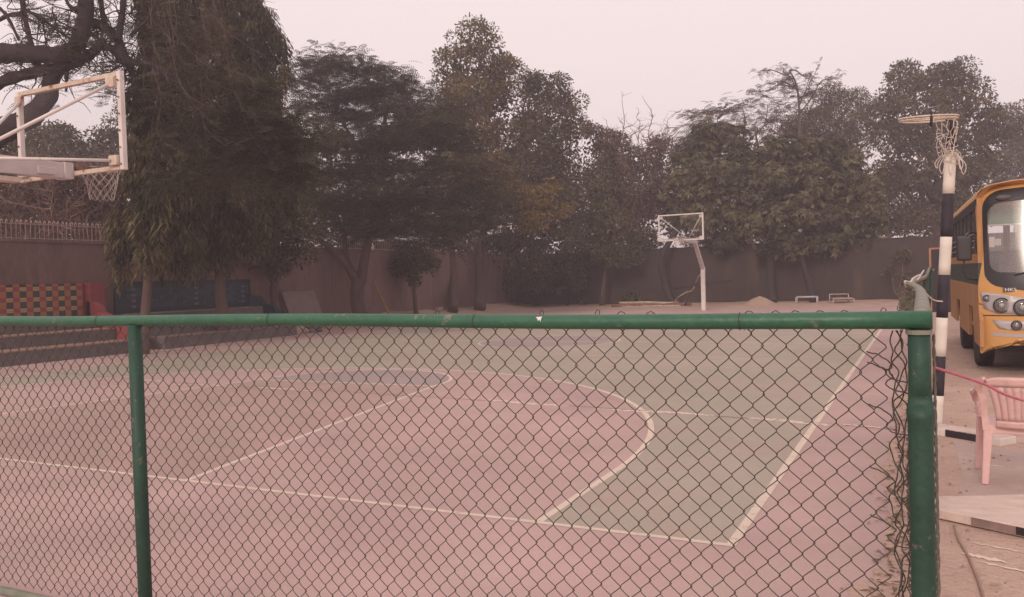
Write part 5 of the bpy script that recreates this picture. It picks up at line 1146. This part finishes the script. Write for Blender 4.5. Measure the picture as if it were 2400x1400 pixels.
# shell: sides, roof, back
ye = BL
for x, sx in ((0, 1), (BW, -1)):
    t_ = .05*sx; yf = .26
    MB().box((min(x, x+t_), yf, .95), (max(x, x+t_), ye, 1.30)).build('side_panel', G['side_yellow'], bus, local=True)
    MB().box((min(x, x+t_)+.0, yf+.003, 1.303), (max(x, x+t_), ye-.003, 1.62)).build('green_stripe', G['bus_greentrim'], bus, local=True)
    MB().box((min(x, x+t_), yf, 1.623), (max(x, x+t_), ye, 1.76)).build('waist_panel', G['side_yellow'], bus, local=True)
    MB().box((min(x, x+t_), yf+.35, 2.42), (max(x, x+t_), ye, 2.56)).build('cant_rail', G['bus_black'], bus, local=True)
    for yy in np.linspace(.62, ye-.05, 8):
        MB().box((min(x, x+t_)-.0, yy-.045, 1.763), (max(x, x+t_), yy+.045, 2.417)).build('window_pillar', G['bus_black'], bus, local=True)
    MB().box((x+t_*.4, .66, 1.763), (x+t_*.45+.002, ye-.1, 2.417)).build('side_glass', G['sideglass'], bus, local=True)
    for zz in (1.86, 1.96, 2.06): MB().tube([(x-.012*sx, .70, zz), (x-.012*sx, ye-.1, zz)], .008, 5).build('window_guard_bar', G['rail_bar'], bus, local=True)
    MB().add([(x,.10,.42),(x,1.02,.42),(x,1.16,.62),(x,1.30,.95),(x,.26,.95),(x,.10,.80)]+[(x+t_,.10,.42),(x+t_,1.02,.42),(x+t_,1.16,.62),(x+t_,1.30,.95),(x+t_,.26,.95),(x+t_,.10,.80)],
             [(0,1,2,3,4,5),(11,10,9,8,7,6)]+[(i, (i+1) % 6, 6+(i+1) % 6, 6+i) for i in range(6)]).build('front_skirt', G['side_yellow'], bus, local=True)
    MB().box((min(x, x+t_), 2.05, .45), (max(x, x+t_), 4.15, .947)).build('side_skirt', G['side_yellow'], bus, local=True)
    MB().box((min(x, x+t_), 5.2, .50), (max(x, x+t_), ye, .947)).build('rear_skirt', G['side_yellow'], bus, local=True)
    MB().box((min(x, x+t_), .262, 1.763), (max(x, x+t_), .36, 2.56)).build('corner_pillar', G['side_yellow'], bus, local=True)
# roof
V = []; prof = [(.0,2.56),(.01,2.62),(.06,2.70),(.18,2.755),(.45,2.80),(BW/2,2.83),(BW-.45,2.80),(BW-.18,2.755),(BW-.06,2.70),(BW-.01,2.62),(BW,2.56)]
ysr = [(.31,.9),(.42,1.0),(.7,1.0),(BL-.3,1.0),(BL,.985)]; k = len(prof)
for yy, sc in ysr:
    for x, z in prof: V.append((x, yy if z < 2.75 or sc == 1 else yy, 2.56+(z-2.56)*sc))
MB().add(V, [(j*k+i, j*k+i+1, (j+1)*k+i+1, (j+1)*k+i) for j in range(len(ysr)-1) for i in range(k-1)]).build('roof', G['yellow_dust'], bus, local=True, smooth=True)
# top front cap joining front panel to roof
V = []; F = []; n_ = 24
for x in np.linspace(0.005, BW-.005, n_):
    u = (x-BW/2)/(BW/2); zr = float(np.interp(x, [p[0] for p in prof], [p[1] for p in prof])); zt = min(2.74, 2.76-.34*max(0, (abs(u)-.68)/.32)**2.2)
    V += [(x, F_(x, zt), zt), (x, .31, 2.56+(zr-2.56)*.9+.002)]
F = [(2*i, 2*i+2, 2*i+3, 2*i+1) for i in range(n_-1)]
MB().add(V, F).build('roof_cap', G['yellow'], bus, local=True, smooth=True)
# rear wall with windows
for a, b_, nm, m in (((.0,ye,.5),(BW,ye+.05,1.75),'rear_panel','side_yellow'),((.0,ye,2.42),(BW,ye+.05,2.56),'rear_header','side_yellow'),((.0,ye,1.753),(.22,ye+.05,2.417),'rear_pillar','side_yellow'),((BW-.22,ye,1.753),(BW,ye+.05,2.417),'rear_pillar','side_yellow'),((BW/2-.06,ye,1.753),(BW/2+.06,ye+.05,2.417),'rear_pillar','side_yellow')):
    MB().box(a, b_).build(nm, G[m], bus, local=True)
MB().box((.05,.3,.62),(BW-.05,ye,.68)).build('floor', G['interior'], bus, local=True)
MB().box((.10,.42,1.02),(BW-.10,.80,1.40)).build('dashboard', G['interior'], bus, local=True, bevel=.05)
MB().box((.05,.66,2.18),(BW-.05,.70,2.46)).build('sun_strip', G['shade_green'], bus, local=True)
for a, b_ in (((.145,.60,2.165),(BW-.145,.625,2.183)), ((.142,.50,1.52),(.156,.52,2.165))): MB().box(a, b_).build('white_edge_trim', G['sticker'], bus, local=True)
def seat(x, y):
    s_ = MB().box((x-.22,y,.70),(x+.22,y+.45,1.10)).build('seat', G['seat'], bus, local=True, bevel=.04)
    MB().add([(x-.23,y+.40,1.06),(x+.23,y+.40,1.06),(x+.21,y+.46,1.66),(x+.13,y+.47,1.82),(x-.13,y+.47,1.82),(x-.21,y+.46,1.66),(x-.23,y+.50,1.06),(x+.23,y+.50,1.06),(x+.21,y+.56,1.66),(x+.13,y+.57,1.82),(x-.13,y+.57,1.82),(x-.21,y+.56,1.66)],
             [(0,1,2,3,4,5),(11,10,9,8,7,6)]+[(i, (i+1) % 6, 6+(i+1) % 6, 6+i) for i in range(6)]).build('seat_back', G['seat'], s_, local=True, bevel=.02)
for yy in (1.3, 2.3, 3.2, 4.1, 5.0):
    for xx in (.45, 1.05, 1.7) if yy > 1.5 else (.62, 1.6): seat(xx, yy)
MB().box((.70,2.0,1.95),(1.75,2.03,2.22)).build('sign_board', G['yellow_dust'], bus, local=True)
tx = text_mesh('SCHOOL', .18, .002, G['bus_black']); o = bpy.data.objects.new('sign_letters', tx); COL.objects.link(o); o.parent = bus; o.location = (1.2, 1.995, 2.08); o.rotation_euler = (R(90), 0, 0)
for a, b_ in (((.17,.52,1.85),(.24,.53,2.0)), ((.28,.9,1.88),(.36,.91,1.98))): MB().box(a, b_).build('window_sticker', G['sticker'], bus, local=True)
# wheels
def wheel(x, y, r_=.42, w_=.24):
    h_ = MB().lathe([(r_*.62,-w_/2),(r_*.93,-w_/2),(r_,-w_/2+.03),(r_,w_/2-.03),(r_*.93,w_/2),(r_*.62,w_/2)], (x, y, r_), 28, 'x').build('wheel', G['tyre'], bus, local=True, smooth=True)
    MB().lathe([(r_*.60,-w_/2+.02),(r_*.60,w_/2-.02)], (x, y, r_), 24, 'x').build('rim', G['bus_grey'], h_, local=True)
for yy in (1.60, 4.70):
    for xx in (.17, BW-.17): wheel(xx, yy)
MB().box((.3,.6,.38),(BW-.3,ye-.3,.60)).build('chassis', G['bus_black'], bus, local=True)
MB().box((.30,1.35,.30),(BW-.3,1.85,.50)).build('front_axle', G['bus_black'], bus, local=True)
# mud flap, mirror and bracket
MB().box((.02,.62,.17),(.05,.86,.42)).build('mud_flap', G['tyre'], bus, local=True)
MB().box((-.27,.22,1.66),(-.07,.30,2.02)).build('mirror', G['bus_black'], bus, local=True, bevel=.03)
MB().tube(smooth_path([(.0,.36,2.05),(-.10,.27,2.07),(-.17,.26,2.0)], 4), .013, 6).build('mirror_arm', G['bus_black'], bus, local=True)
MB().tube(smooth_path([(-.17,.26,1.68),(-.18,.26,1.50),(-.12,.28,1.40),(.0,.34,1.38)], 4), .013, 6).build('mirror_arm', G['bus_black'], bus, local=True)

# ------------------------------------------------------------------ haze
hzm = bpy.data.materials.new('smog'); hzm.use_nodes = True; n = hzm.node_tree.nodes; n.clear()
ho = n.new('ShaderNodeOutputMaterial'); pv_ = n.new('ShaderNodeVolumePrincipled'); pv_.inputs['Color'].default_value = (0.95, 0.83, 0.88, 1); pv_.inputs['Density'].default_value = 0.0041; pv_.inputs['Anisotropy'].default_value = 0.2
hzm.node_tree.links.new(pv_.outputs[0], ho.inputs['Volume'])
o = MB().box((-155,-155,-1.1),(155,155,22)).build('haze', hzm); o['kind'] = 'stuff'; tag(o, 'thin pink smog filling the air', 'haze')

for o in bpy.data.objects:
    if '_o' in o: del o['_o']
